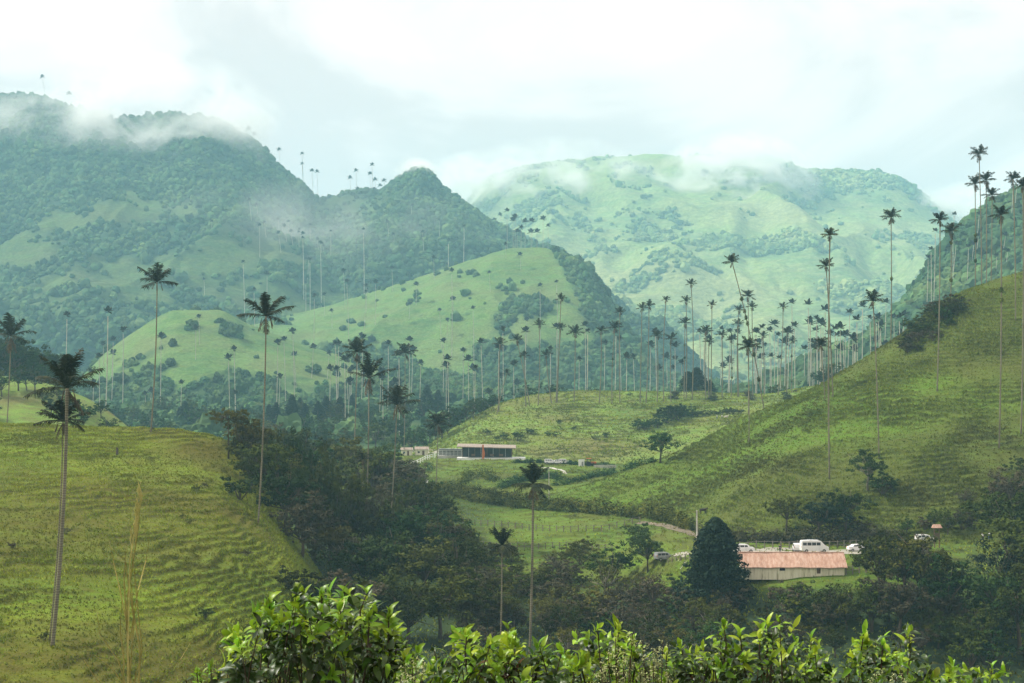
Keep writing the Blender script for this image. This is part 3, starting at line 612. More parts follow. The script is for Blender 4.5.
def palm(bpx, bpy_, tpx, tpy, cw, label, d=None, group=None, bow=0.02, parts=True, nf=18, detail=18, up=0.12, dead=2, rt=None, epi=0, seed=None, crown=True, tuft=False):
    """base pixel (or depth d for hidden feet), crown heart pixel and crown width in pixels"""
    if d is None:
        b = hit(bpx, bpy_)
    else:
        b = foot(bpx, d)
    if b is None: return None
    T = at(tpx, tpy, b.y); T = Vector(T.tolist()) - b
    H = T.length
    if H < 3: return None
    R = cw * (1.22 if cw < 22 else 1.04) * b.y / F / 2 * 1.06
    r0 = rt or (0.11 + H * 0.0011); seed = seed if seed is not None else int(bpx * 7 + tpy * 13)
    P = trunk_pts((0, 0, -0.6), T, bow)
    rad = np.interp(np.linspace(0, 1, len(P)), [0, 0.04, 0.5, 0.93, 0.97, 1], [r0 * 1.35, r0 * 1.05, r0 * .95, r0 * .8, r0 * 1.0, r0 * .8])
    if not parts:
        mb = MB(); mb.tube(P[::3], rad[::3] * (2.2 if b.y > 1700 else 1.5), 6, 1)
        if crown: crown_mb(mb, T, R, nf, 0, up, 0, 0, 0, 0.36, seed)
        o = mb.build('wax_palm', [M['palm'], M['trunk_pale']]); o.location = b
        return tag(o, label, 'palm', group)
    e_ = empty('wax_palm', b, 0, label, 'palm', group)
    MB().tube(P, rad, 9).build('trunk', M['trunk'], e_, True)
    if crown:
        cm = crown_mb(MB(), T, R, nf, detail, up, 0, 1, dead, .27 if cw > 45 else .33, seed, tuft); cm.build('crown', [M['palm'], M['palm_dead']], e_)
        rr = random.Random(seed + 1); sm = MB()
        for k in range(3):
            a = rr.uniform(0, 6.28); q = np.array([math.cos(a), math.sin(a), 0]) ; t0 = np.array(T)
            L = R * rr.uniform(.3, .5); sm.tube([t0 - [0, 0, .3], t0 + q * L * .4 - [0, 0, .3], t0 + q * L * .6 - np.array([0, 0, L * .9])], [.04, .05, .10], 5)
        sm.build('fruit_stalk', M['palm_dead'], e_)
    if epi:                                           # climbing plants on the stem
        rr = np.random.default_rng(seed)
        for k in range(epi):
            em = MB(); j = rr.integers(int(len(P) * .25), int(len(P) * .92)); c = P[j]; leafcloud(em, c, (0.5, 0.5, 0.75), 60, 0.28, rr)
            em.build('epiphyte', M['leaf'], e_)
    return e_
def leafcloud(mb, c, r, n, size, rng, m=0, upb=0.5, outb=0.7, shell=0.55):
    d = rng.normal(size=(n, 3)); d /= np.linalg.norm(d, axis=1)[:, None]
    rad = shell + (1 - shell) * rng.random(n) ** 0.6
    p = np.asarray(c) + d * rad[:, None] * np.asarray(r)
    nn = d * outb + np.array([0, 0, upb]) + rng.normal(0, 0.28, (n, 3)); nn /= np.linalg.norm(nn, axis=1)[:, None]
    a = np.cross(nn, rng.normal(size=(n, 3))); a /= np.linalg.norm(a, axis=1)[:, None] + 1e-9; b = np.cross(nn, a)
    s = size * rng.uniform(.6, 1.3, n)[:, None]
    V = np.stack([p - a * s, p + b * s * .55, p + a * s, p - b * s * .55], 1).reshape(-1, 3)
    mb.add(V, Q=np.arange(n * 4).reshape(-1, 4), m=m)

# ------------------------------------------------------------------ trees as shared meshes
TREES = {}
def tree_meshes(kind, seed):
    key = (kind, seed)
    if key in TREES: return TREES[key]
    r = np.random.default_rng(seed * 31 + len(kind)); tb = MB(); cb = MB()
    if kind in ('conifer', 'fir'):
        fat = 1.0 if kind == 'conifer' else 1.35
        tb.tube([(0, 0, -.06), (0.005, 0, .5), (0, 0, .97)], [.022, .014, .003], 7)
        for k in range(64):
            h = 0.04 + 0.95 * (k / 64); rad = fat * 0.33 * (1 - h) ** (0.72 if kind == 'conifer' else .55) * (0.75 + 0.35 * r.random()) * min(1, (h + .05) * 5 + .45)
            for q in range(7 if kind == 'conifer' else 12):
                a = r.uniform(0, 6.28); u = np.array([math.cos(a), math.sin(a), 0])
                for f in ((0.45, 0.72, 0.98) if kind == 'conifer' else (.3, .55, .8, 1.0)):
                    leafcloud(cb, u * rad * f + np.array([0, 0, h - 0.05 * f]), (.04, .04, .022), 5 if kind == 'conifer' else 7, .017 if kind == 'conifer' else .02, r, upb=.5)
    else:
        if kind == 'tree': lobes = 13; zc, zs, rs = .62, .30, .36; leaf = .020; n = 300
        elif kind == 'round': lobes = 12; zc, zs, rs = .55, .33, .42; leaf = .020; n = 300
        elif kind == 'open': lobes = 12; zc, zs, rs = .68, .24, .42; leaf = .021; n = 150
        elif kind == 'flat': lobes = 11; zc, zs, rs = .82, .10, .62; leaf = .022; n = 210
        elif kind == 'shrub': lobes = 9; zc, zs, rs = .45, .32, .55; leaf = .032; n = 190
        elif kind == 'far': lobes = 9; zc, zs, rs = .56, .32, .36; leaf = .042; n = 75
        L = []
        for k in range(lobes):
            a = k * 2.4 + r.uniform(-.4, .4); q = math.sqrt((k + .5) / lobes)
            cz = zc + zs * (r.uniform(-.9, .9) * (1 - .5 * q) + (.35 - q * .5))
            L.append((np.array([math.cos(a) * rs * q * r.uniform(.6, 1.05), math.sin(a) * rs * q * r.uniform(.6, 1.05), cz]), r.uniform(.11, .19) * (1.15 if kind in ('round', 'shrub') else 1)))
        tz = zc - zs * 1.0
        if kind != 'shrub':
            bend = r.uniform(-.05, .05)
            tb.tube([(0, 0, -.06), (bend * .5, 0, tz * .5), (bend, bend, max(tz, .15)), (bend, 0, zc)], [.028, .022, .018, .008], 7)
            st = np.array([bend, bend, max(tz, .12)])
        else: st = np.array([0, 0, -.04])
        for c, w in L:
            mid = (st + c) / 2 + r.normal(0, .03, 3); tb.tube([st + r.normal(0, .004, 3), mid, c], [.012, .008, .003], 5)
            for g_ in range(2):
                t = c + r.normal(0, w * .6, 3); tb.tube([mid, (mid + t) / 2 + r.normal(0, .02, 3), t], [.006, .004, .0015], 4)
            fl = .6 if kind != 'flat' else .38
            for g_ in range(7):
                cc = c + r.normal(0, 1, 3) * w * np.array([.72, .72, .72 * fl]); leafcloud(cb, cc, (w * .46, w * .46, w * .46 * fl), n // 7, leaf, r, upb=.55, shell=.35)
    TREES[key] = (tb, cb, {}); return TREES[key]
def tree(px, py, hpx, kind, leafm, label, cat='tree', group=None, seed=None, d=None, name=None, bark='bark', wide=1.0, at_pt=None, lean=0.0, H=None, topy=None, wpx=40):
    if topy is not None:
        b0 = foot(px, d); H = float(at(px, topy, d)[2]) - b0.z; at_pt = b0; wide = wpx * d / F / H / .95
    b = at_pt if at_pt is not None else (hit(px, py) if d is None else foot(px, d))
    if b is None: return None
    h = H or hpx * b.y / F
    seed = (int(px * 3 + py) % 5) if seed is None else seed
    tb, cb, cache = tree_meshes(kind, seed)
    nm = name or ('shrub' if kind == 'shrub' else 'pine_tree' if kind in ('conifer', 'fir') else 'leafy_tree')
    e_ = empty(nm, b, RNG.uniform(0, 6.28) if kind != 'flat' else 0.4, label, cat, group)
    e_.scale = (h * wide, h * wide, h); e_.rotation_euler.x = lean
    for part, mb, mt in (('trunk' if kind != 'shrub' else 'stem', tb, M[bark]), ('crown' if kind != 'shrub' else 'foliage', cb, M[leafm])):
        k = (part, mt.name)
        if k not in cache: cache[k] = mb.mesh(part, [mt], part == 'trunk')
        link(bpy.data.objects.new(part, cache[k]), e_)
    return e_

# ------------------------------------------------------------------ palms near and on the hills, one by one
EDGE = 'tall wax palms of the left hill and wood'
palm(52, 645, 67, 388, 72, 'nearest wax palm, its ragged crown low above the left hill, grey stem down the slope', group=EDGE, nf=13, detail=36, up=.7, dead=2, bow=.05, rt=.22, seed=3)
palm(49, 640, 63, 421, 52, 'second crown just under the nearest palm, its stem hidden behind that grey stem', group=EDGE, nf=14, detail=30, up=.0, dead=2, bow=.05, rt=.09, seed=33)
palm(258, 523, 266, 316, 52, 'tall wax palm on the left hill beside the dark wood, full round crown', group=EDGE, nf=12, detail=30, up=.35, dead=2, bow=.03, seed=8)
palm(151, 427, 157, 282, 40, 'wax palm alone on the crest of the left hill with few stiff fronds', d=299, group=EDGE, nf=10, detail=26, up=.35, dead=0, bow=.04, seed=5)
palm(6, 425, 11, 336, 42, 'wax palm at the left border of the picture, stem half hidden by the hill', d=330, group=EDGE, nf=12, detail=26, up=.25, seed=6)
palm(366, 460, 369, 378, 46, 'thick crowned wax palm in front of its taller neighbour above the wood', d=330, group=EDGE, nf=12, detail=28, up=.5, dead=2, seed=9)
palm(352, 458, 357, 352, 30, 'taller wax palm standing just behind the thick crowned one above the wood', d=390, group=EDGE, nf=15, detail=22, up=.4, seed=10)
palm(389, 497, 397, 405, 42, 'spiky wax palm right of the thick crowned pair, stem sunk in the wood', group=EDGE, d=320, nf=12, detail=26, up=.3, seed=12)
palm(435, 502, 438, 424, 28, 'wax palm with grey green crown left of the white fence', d=390, group=EDGE, nf=15, detail=20, up=.2, seed=13)
palm(404, 432, 405, 353, 19, 'slim small crowned wax palm between the spiky palm and the green spur', d=560, group=EDGE, nf=14, detail=14)
palm(362, 486, 363, 459, 14, 'stubby palm with brown dying crown poking out of the wood', d=310, group=EDGE, nf=12, detail=14, up=-.3)
palm(529, 640, 533, 484, 40, 'pale stemmed wax palm in the middle, upright tuft over hanging fronds', d=225, nf=20, detail=28, up=.0, dead=2, rt=.2, seed=21, tuft=True)
palm(500, 610, 502, 545, 36, 'lower wax palm with drooping fronds left of the pale stemmed one', d=225, nf=18, detail=26, dead=2, seed=22, tuft=True)
for k, (x, y, w) in enumerate(((108, 311, 9), (67, 315, 8))):
    palm(x - 3, 400, x, y, w, ('lone small palm against the light green hill', 'faint small palm left of the light green hill')[k], d=720 + 120 * k, parts=False, nf=12)

RIGHT = 'tall wax palms of the right hill'
palm(829.5, 479, 830, 235, 15, 'very tall wax palm with upper of two stacked crowns, foot low on the right hill', group=RIGHT, nf=13, detail=16, bow=-.02)
palm(833, 397, 826, 266, 15, 'wax palm with the lower of two stacked crowns left of the very tall one', group=RIGHT, nf=13, detail=16)
palm(825, 399, 821, 345, 16, 'short wax palm with dark crown under the two stacked crowns', group=RIGHT, nf=15, detail=16)
palm(879, 459, 873, 301, 19, 'wax palm with a spidery crown, stem crossing the right hill slope', group=RIGHT, nf=12, detail=18, up=.25)
palm(891, 345, 891, 217, 18, 'straight wax palm with flat neat crown standing free against the far mountain', d=425, group=RIGHT, nf=13, detail=18, epi=1)
palm(937, 391, 940, 220, 16, 'wax palm whose pale foot stands on the bright green band of the right hill', group=RIGHT, nf=13, detail=18)
palm(952, 292, 951, 231, 18, 'shorter wax palm beside the shrubs on the right hill crest', d=412, group=RIGHT, nf=13, detail=18, epi=2)
palm(983, 290, 979, 154, 17, 'topmost wax palm of the cluster on the right hill crest', d=425, group=RIGHT, nf=13, detail=18)
palm(976, 290, 975, 184, 17, 'leftmost wax palm of the crest cluster, stem wrapped in plants', d=430, group=RIGHT, nf=13, detail=18, epi=4)
palm(987, 290, 986, 180, 18, 'wax palm right under the topmost crown of the crest cluster', d=440, group=RIGHT, nf=13, detail=18)
palm(992, 290, 992, 195, 16, 'wax palm with slightly lower crown in the thick of the crest cluster', d=422, group=RIGHT, nf=13, detail=18)
palm(999, 448, 1001, 215, 18, 'wax palm with foot far down the right hill, crown just below the crest cluster', group=RIGHT, nf=13, detail=18, epi=2)
palm(1015.5, 320, 1013, 179, 15, 'wax palm just right of the crest cluster, foot on the slope', group=RIGHT, nf=13, detail=18)
palm(1021, 434, 1023, 186, 16, 'very tall wax palm at the right border of the picture', group=RIGHT, nf=13, detail=18)
palm(765, 404, 732, 262, 15, 'strongly leaning wax palm with plants along its stem', d=420, group=RIGHT, nf=13, detail=18, epi=9, bow=.06)
palm(749, 442, 748, 347, 20, 'dark crowned wax palm with foot on the left end of the right hill', group=RIGHT, nf=16, detail=18)
palm(748, 404, 748, 296, 13, 'wax palm crown behind the middle of the leaning stem', d=560, group=RIGHT, nf=14, detail=14)

RIDGE = 'wax palms along the middle ridge'
rows = [(530, 397, 517, 340, 12), (526, 400, 524, 356, 9), (538, 396, 539, 325, 11), (552, 396, 546, 355, 11), (557, 389, 561, 299, 10), (556, 389, 561, 328, 9),
 (574, 391, 575, 333, 15), (599, 392, 601, 331, 11), (612, 392, 615, 328, 14), (620, 391, 620, 312, 10), (640, 391, 642, 308, 10), (646, 391, 649, 306, 11),
 (657, 391, 657, 336, 12), (664, 391, 666, 300, 8), (671, 392, 671, 339, 12), (684, 391, 685, 323, 11), (686, 391, 686, 301, 10), (692, 392, 691, 284, 10),
 (711, 392, 712, 305, 9), (709, 396, 709, 342, 10), (706, 392, 706, 331, 12), (722, 392, 722, 335, 10), (739, 392, 738, 324, 11), (738, 393, 739, 310, 10),
 (753, 393, 752, 307, 10), (764, 393, 763, 336, 9), (778, 396, 783, 307, 9), (787, 393, 787, 332, 10), (792, 392, 792, 341, 9), (731, 392, 731, 340, 9), (499, 402, 500, 344, 12), (497, 400, 507, 373, 8)]
desc = ['wax palm with wide crown', 'short wax palm', 'slim wax palm', 'low crowned wax palm', 'tall thin wax palm', 'wax palm with small crown']
def where(px):
    lo, hi = 497, 790; q = (px - lo) / (hi - lo)
    return ('at the left end' if q < .12 else 'left of the middle' if q < .38 else 'in the middle' if q < .62 else 'right of the middle' if q < .85 else 'at the right end')
rows.sort(key=lambda t: t[0])
tall_rank = sorted(range(len(rows)), key=lambda k: rows[k][3])
ordn = ['first', 'second', 'third', 'fourth', 'fifth', 'sixth', 'seventh', 'eighth', 'ninth', 'tenth', 'eleventh', 'twelfth', 'thirteenth', 'fourteenth', 'fifteenth', 'sixteenth', 'seventeenth', 'eighteenth', 'nineteenth', 'twentieth']
for k, (bx, by, tx, ty, w) in enumerate(rows):
    look = 'tall' if ty < 315 else 'short' if ty > 338 else 'medium high'
    if k < 16: lab = f'{look} wax palm on the middle ridge, {ordn[k]} foot counted from the left'
    else: lab = f'{look} wax palm on the middle ridge, {ordn[len(rows) - 1 - k]} foot counted from the right'
    palm(bx, by, tx, ty, w, lab, d=606 + (k * 37 % 36), group=RIDGE, nf=12, detail=12, dead=1, rt=.21, bow=.03 * ((k % 5) - 2), epi=(2 if k % 7 == 3 else 0))

R2 = random.Random(5)
# grove behind the ridge on the right (pale stems), on the far slopes and crests
def far_palms(n, fn, label, group, dr, wr, nf=11):
    c = 0
    for _ in range(n * 6):
        if c >= n: break
        px, top, d = fn()
        b = foot(px, d); fy = float(topix(np.array(b[:]))[1])
        if not (14 < fy - top < 95): 
            if fy - top < 14: top = fy - R2.uniform(*dr)
            else: continue
        palm(px + R2.uniform(-2, 2), 0, px, top, R2.uniform(*wr), label, d=d, group=group, parts=False, nf=nf, seed=R2.randint(0, 9999)); c += 1
far_palms(50, lambda: (R2.uniform(770, 905), R2.uniform(300, 352), R2.uniform(690, 900)), 'pale stemmed wax palm in the grove between the middle ridge and the right hill', 'grove of pale stemmed palms beside the right hill', (30, 60), (6, 11))
far_palms(44, lambda: (R2.uniform(500, 780), R2.uniform(325, 372), R2.uniform(680, 980)), 'hazy wax palm in the crowded belt just behind the middle ridge', 'hazy palms behind the middle ridge', (25, 50), (6, 10))
far_palms(34, lambda: (R2.uniform(330, 520), R2.uniform(335, 395), R2.uniform(700, 1050)), 'hazy wax palm in the wooded hollow below the light green spur', 'hazy palms in the hollow', (20, 40), (7, 11))
far_palms(26, lambda: (R2.uniform(90, 340), R2.uniform(330, 395), R2.uniform(800, 1150)), 'hazy wax palm on the low ground at the foot of the green hill', 'hazy palms at the foot of the green hill', (18, 34), (6, 9))
far_palms(26, lambda: (R2.uniform(250, 560), R2.uniform(255, 345), R2.uniform(1300, 1620)), 'tiny scattered wax palm on the light green spur', 'tiny palms on the green spur', (13, 24), (4.5, 7))
far_palms(40, lambda: (R2.uniform(200, 470), R2.uniform(225, 300), R2.uniform(1750, 2150)), 'thin pale palm rising out of the forest of the big mountain', 'thin palms in the mountain forest', (10, 22), (3, 5))
far_palms(16, lambda: (R2.uniform(925, 1020), R2.uniform(230, 290), R2.uniform(980, 1120)), 'dim palm in the dark forest behind the right hill crest', 'dim palms behind the right hill', (22, 34), (5, 7))
# crest palms seen against the sky
CREST = 'tiny palms on the mountain skyline'
for k, (x, y, d, w) in enumerate([(42, 77, 2490, 5), (69, 94, 2480, 6), (248, 130, 2440, 7), (254, 134, 2440, 5), (279, 150, 2410, 5), (302, 154, 2390, 4), (302, 164, 2392, 4), (312, 171, 2388, 5), (317, 172, 2386, 5),
    (350, 178, 2388, 5), (356, 171, 2386, 5), (358, 190, 2384, 6), (372, 165, 2384, 5), (370, 174, 2386, 5), (375, 180, 2382, 5), (374, 190, 2384, 6), (384, 181, 2380, 5), (380, 186, 2384, 5), (444, 192, 2335, 5)]):
    palm(x, 0, x, y, w, 'tiny wax palm on the skyline of the big mountain', d=d, group=CREST, parts=False, nf=10)
for k, (x, y, w) in enumerate([(507, 211, 6), (513, 220, 7), (517, 232, 7), (525, 222, 7), (532, 221, 7), (531, 232, 7), (537, 232, 7), (543, 219, 7), (515, 217, 7), (494, 221, 6), (500, 215, 5), (579, 258, 6), (548, 226, 5), (521, 228, 6)]):
    palm(x, 0, x, y, w, 'small wax palm of the cluster on top of the green spur', d=1640 + (k * 7) % 15 if x > 505 and x < 560 else 1610 if x > 560 else 2290, group='palm cluster on top of the spur', parts=False, nf=11)

# ------------------------------------------------------------------ trees and shrubs
GL = 'trees of the dark wood beside the left hill'
WOOD = [(300, 500, 62, 'tree'), (262, 492, 50, 'round'), (285, 530, 60, 'tree'), (322, 510, 58, 'round'), (345, 512, 62, 'tree'), (370, 520, 62, 'tree'), (395, 522, 60, 'round'), (415, 530, 56, 'tree'), (432, 540, 52, 'tree'),
 (302, 556, 62, 'round'), (330, 556, 68, 'tree'), (358, 560, 70, 'tree'), (386, 566, 64, 'round'), (412, 570, 66, 'tree'), (438, 574, 58, 'round'), (330, 585, 60, 'tree'), (360, 600, 66, 'round'), (392, 604, 72, 'tree'), (424, 606, 70, 'tree'), (452, 600, 60, 'round'),
 (345, 630, 60, 'round'), (375, 640, 70, 'tree'), (408, 645, 74, 'round'), (440, 640, 72, 'tree'), (468, 632, 60, 'tree'), (466, 590, 46, 'round'), (250, 470, 34, 'shrub'), (240, 500, 30, 'shrub'), (275, 505, 42, 'round'), (446, 545, 40, 'shrub'), (380, 492, 42, 'tree'), (405, 500, 42, 'round'), (350, 488, 42, 'tree'), (325, 482, 42, 'round')]
LE = ['leaf', 'leaf', 'leaf_cool', 'leaf', 'leaf_olive', 'leaf', 'leaf_brown', 'leaf_cool']
WOOD += [(268, 478, 46, 'round'), (292, 484, 46, 'tree'), (312, 492, 50, 'round'), (252, 486, 40, 'round'), (300, 470, 30, 'round'), (395, 486, 30, 'tree'), (338, 476, 26, 'round'), (425, 512, 34, 'round'), (410, 498, 30, 'tree'), (450, 560, 44, 'round'), (462, 575, 46, 'tree'), (472, 610, 50, 'round'), (300, 600, 40, 'shrub'), (318, 610, 44, 'shrub'), (330, 560, 60, 'round')]
for k, (x, y, h, kd) in enumerate(WOOD):
    h *= 1.22 if y < 530 else 1.1
    lm = LE[(k * 5 + k // 8) % 8]
    tree(x, y, h, kd, lm, 'leafy tree in the dense dark wood between the left hill and the valley' if kd != 'shrub' else 'dark shrub at the edge of the wood on the left hill', 'tree' if kd != 'shrub' else 'shrub', GL if kd != 'shrub' else 'shrubs at the wood edge', seed=k % 5, wide=1.05)
tree(247, 0, 0, 'round', 'leaf_olive', 'olive crowned tree rising highest at the top end of the dark wood', seed=1, d=290, topy=402, wpx=50)
tree(229, 0, 0, 'flat', 'leaf_olive', 'small flat crowned tree leaning left over the left hill crest', seed=1, d=291, topy=405, wpx=34)
for k, (x, ty, w, dd_) in enumerate([(246, 424, 40, 296), (262, 414, 44, 298), (282, 412, 44, 300), (300, 424, 44, 300), (316, 440, 44, 300), (338, 448, 46, 300), (362, 458, 46, 302), (385, 470, 44, 302), (404, 482, 40, 300), (236, 440, 34, 294), (270, 436, 44, 292), (296, 446, 46, 290)]):
    tree(x, 0, 0, 'round' if k % 3 else 'tree', LE[(k * 3 + 1) % 8], 'leafy tree in the dense dark wood between the left hill and the valley', 'tree', GL, seed=k % 5, d=dd_, topy=ty, wpx=w)
tree(280, 482, 78, 'round', 'leaf_olive', 'broad olive crowned tree right of the flat topped tree', seed=2, d=296)
tree(365, 572, 44, 'round', 'leaf_light', 'rounded yellow green bush glowing among the dark wood', 'bush', seed=2, wide=1.1)
tree(415, 600, 62, 'open', 'leaf_brown', 'thin leaved tree with pale crooked branches at the wood front', bark='bark_pale', seed=3)
tree(350, 590, 54, 'open', 'leaf_brown', 'reddish brown bush with pale twigs near the wood foot', 'bush', bark='bark_pale', seed=4)
tree(448, 575, 58, 'open', 'leaf_brown', 'half bare tree with pale branches at the right wood edge', bark='bark_pale', seed=1)
# low scrub along the valley bottom
GS = 'scrub along the valley bottom'
for k in range(95):
    x = 452 + (k * 61.8) % 290 + R2.uniform(-8, 8); y = R2.uniform(606, 674)
    if 515 < x < 545 and y > 600: x += 35
    tree(x, y, R2.uniform(26, 50), R2.choice(['shrub', 'shrub', 'round', 'open']), R2.choice(['leaf_brown', 'leaf', 'leaf_brown', 'leaf_olive', 'leaf_cool']),
         'dull brown green bush in the scrub on the valley bottom', 'bush', GS, seed=k % 5, bark='bark_pale' if k % 3 == 0 else 'bark', name='bush')
for k in range(30):
    tree(R2.uniform(440, 600), R2.uniform(556, 600), R2.uniform(14, 30), 'shrub', R2.choice(['leaf_brown', 'leaf', 'leaf_olive']), 'rough bush scattered on the lower valley meadow', 'bush', 'bushes scattered on the lower meadow', seed=k % 5, name='bush', wide=1.2)
for k in range(44):
    x = R2.uniform(735, 1030); y = R2.uniform(606, 668)
    tree(x, y, R2.uniform(24, 48), R2.choice(['shrub', 'round', 'open']), R2.choice(['leaf', 'leaf', 'leaf_brown', 'leaf_cool']), 'dark bush in the thicket below the barn', 'bush', 'thicket below the barn', seed=k % 5, name='bush')
tree(716, 606, 90, 'fir', 'conifer', 'big dark pine tree left of the barn', seed=1, wide=1.0)
tree(648, 572, 40, 'tree', 'leaf_cool', 'small dark tree by the track left of the big pine', seed=2)
tree(612, 585, 44, 'round', 'leaf_cool', 'blue green round bush on the valley meadow', 'bush', seed=3, wide=1.3)
tree(640, 552, 30, 'shrub', 'leaf_cool', 'dark bush under the hedge in the valley meadow', 'bush', seed=1)
tree(637, 540, 26, 'shrub', 'leaf_cool', 'dark green bush growing against the long hedge', 'bush', seed=2)
for k, (x, y, h, kd, lm, lab) in enumerate([
 (786, 532, 38, 'tree', 'leaf', 'dull green tree at the left of the clump behind the van'), (818, 536, 44, 'round', 'conifer', 'dark round tree of the clump behind the van'),
 (846, 533, 48, 'tree', 'leaf_cool', 'taller tree at the right of the clump behind the van'), (832, 530, 34, 'shrub', 'conifer', 'low dark bush inside the clump behind the van'),
 (868, 490, 42, 'tree', 'leaf_cool', 'slender tree on the lower slope of the right hill'), (882, 494, 30, 'shrub', 'leaf_cool', 'bush beside the slender tree on the right hill slope'),
 (862, 536, 22, 'shrub', 'leaf_brown', 'brownish bush right of the clump behind the van'), (660, 463, 36, 'tree', 'leaf_cool', 'lone round tree with visible trunk on the middle ridge slope')]):
    tree(x, y, h, kd, lm, lab, 'tree' if kd not in ('shrub',) else 'bush', seed=k % 5, wide=1.15, name='bush' if kd == 'shrub' else None, bark='bark_pale' if k == 4 else 'bark')
for k, (x, y, h, kd, lm) in enumerate([(880, 600, 68, 'tree', 'leaf'), (905, 612, 84, 'open', 'leaf_olive'), (925, 620, 90, 'tree', 'leaf'), (898, 575, 48, 'tree', 'leaf'), (940, 630, 78, 'round', 'leaf_cool'), (872, 632, 60, 'round', 'leaf'), (955, 612, 50, 'tree', 'conifer'), (900, 640, 70, 'tree', 'leaf_brown'), (918, 572, 40, 'round', 'leaf_brown'), (884, 565, 36, 'tree', 'leaf')]):
    tree(x, y, h, kd, lm, 'dark leafy tree of the clump right of the barn', 'tree', 'tree clump right of the barn', seed=k % 5, wide=1.0)
for k, (x, y, h, kd, lm) in enumerate([(1010, 560, 74, 'tree', 'leaf'), (1024, 590, 90, 'round', 'leaf'), (995, 640, 78, 'tree', 'leaf_cool'), (1020, 650, 86, 'tree', 'leaf'), (1005, 600, 66, 'round', 'conifer'), (980, 655, 56, 'round', 'leaf'), (1040, 620, 90, 'tree', 'leaf')]):
    tree(x, y, h, kd, lm, 'tall dark tree closing the picture at the lower right border', 'tree', 'trees at the lower right border', seed=k % 5)
for k, (x, y, h) in enumerate([(948, 535, 30), (962, 530, 26), (935, 528, 22), (998, 522, 42), (1008, 512, 46), (1016, 500, 34), (972, 526, 26), (925, 530, 20), (906, 535, 20), (1022, 478, 26), (966, 505, 18), (1000, 500, 26)]):
    tree(x, y, h, 'shrub' if k % 2 else 'round', ['leaf', 'leaf_brown', 'leaf_cool'][k % 3], 'bush in the dark shrubby foot of the right hill', 'bush', 'shrubs at the right hill foot', seed=k % 5, name='bush')
for k in range(16):
    tree(-15 + k * 8.3, 0, 0, 'far', ['leaf_cool', 'leaf'][k % 2], 'dark tree on the near side of the small left knoll', 'tree', 'trees in front of the small left knoll', seed=k % 5, d=R2.uniform(430, 500), H=R2.uniform(6, 11) * (1 if k > 1 else 1.2), wide=1.2)
tree(921, 560, 24, 'round', 'leaf', 'bush hiding most of the pale car beside the small shelter', 'bush', seed=2, name='bush')
# dark shrub patch on the right hill crest and shrubs on the ridges
for k in range(22):
    x = 908 + (k * 5.3) % 52 + R2.uniform(-3, 3); y = 341 - (x - 905) * .72 + R2.uniform(-4, 22)
    tree(x, y, R2.uniform(12, 22), 'shrub', ['leaf', 'leaf_cool', 'leaf_brown'][k % 3], 'dark shrub in the patch below the right hill crest', 'shrub', 'shrub patch below the right hill crest', seed=k % 5, wide=1.2)
for k in range(10):
    tree(640 + k * 5.2 + R2.uniform(-2, 2), 431 - k * 1.6 + R2.uniform(-2, 2), R2.uniform(20, 28) if k in (5, 6, 7) else R2.uniform(10, 15), 'shrub', 'leaf_cool', 'dark shrub in the row on the middle ridge slope', 'shrub', 'shrub row on the middle ridge', seed=k % 5, wide=1.2)
for k in range(14):
    tree(690 + k * 4 + R2.uniform(-1, 1), 417 - k * .3, R2.uniform(5, 9), 'shrub', 'leaf', 'low shrub in the hedge row near the crest of the middle ridge', 'shrub', 'hedge row near the middle ridge crest', seed=k % 5, wide=1.4)
for k, (x, y, h) in enumerate([(504, 439, 9), (517, 441, 13), (531, 434, 9), (548, 436, 7), (556, 437, 7), (487, 434, 7), (560, 424, 6), (606, 437, 8), (630, 396, 5), (595, 440, 6), (497, 440, 5), (574, 430, 5)]):
    tree(x, y, h, 'shrub', 'leaf_cool', 'small round bush dotted on the grass above the pavilion', 'bush', 'bushes dotted above the pavilion', seed=k % 5, wide=1.2, name='bush')
for k in range(34):
    x = 640 + (k * 37.3) % 150; tree(x, 396 + R2.uniform(-3, 5), R2.uniform(3, 5.5), 'shrub', ['leaf', 'leaf_brown'][k % 2], 'tiny shrub on the crest of the middle ridge', 'shrub', 'tiny shrubs on the middle ridge crest', seed=k % 5, wide=1.7)
for k, (x, y, h, lab) in enumerate([(197, 491, 9, 'small dark bush high on the right part of the left hill'), (205, 488, 7, 'bush touching the small dark one high on the left hill'), (206, 618, 16, 'round dark bush low on the left hill near the leafy foreground shrub'), (247, 556, 9, 'small dark bush on the left hill under the tall palm'), (190, 524, 7, 'tiny bush in the middle of the left hill slope'), (152, 430, 4, 'tiny bush at the foot of the lone crest palm'), (45, 640, 11, 'low brown bush at the foot of the nearest palm'), (12, 548, 9, 'faint bush at the left border of the hill slope'), (182, 518, 6, 'faint tuft bush beside the tiny bush on the slope'), (66, 534, 8, 'brown bush behind the stem of the nearest palm')]):
    tree(x, y, h, 'shrub', ['leaf', 'leaf_brown'][k % 2], lab, 'bush', seed=k % 5, wide=1.2, name='bush')
# wooden post on the left hill
b = hit(117, 455); e_ = empty('fence_post', b, 0, 'short dark stump standing alone on the left hill', 'post')
MB().tube([(0, 0, -.2), (0.03, 0, .7), (0.02, 0, 1.5)], [.28, .26, .2], 8).build('stump_body', M['bark'], e_)

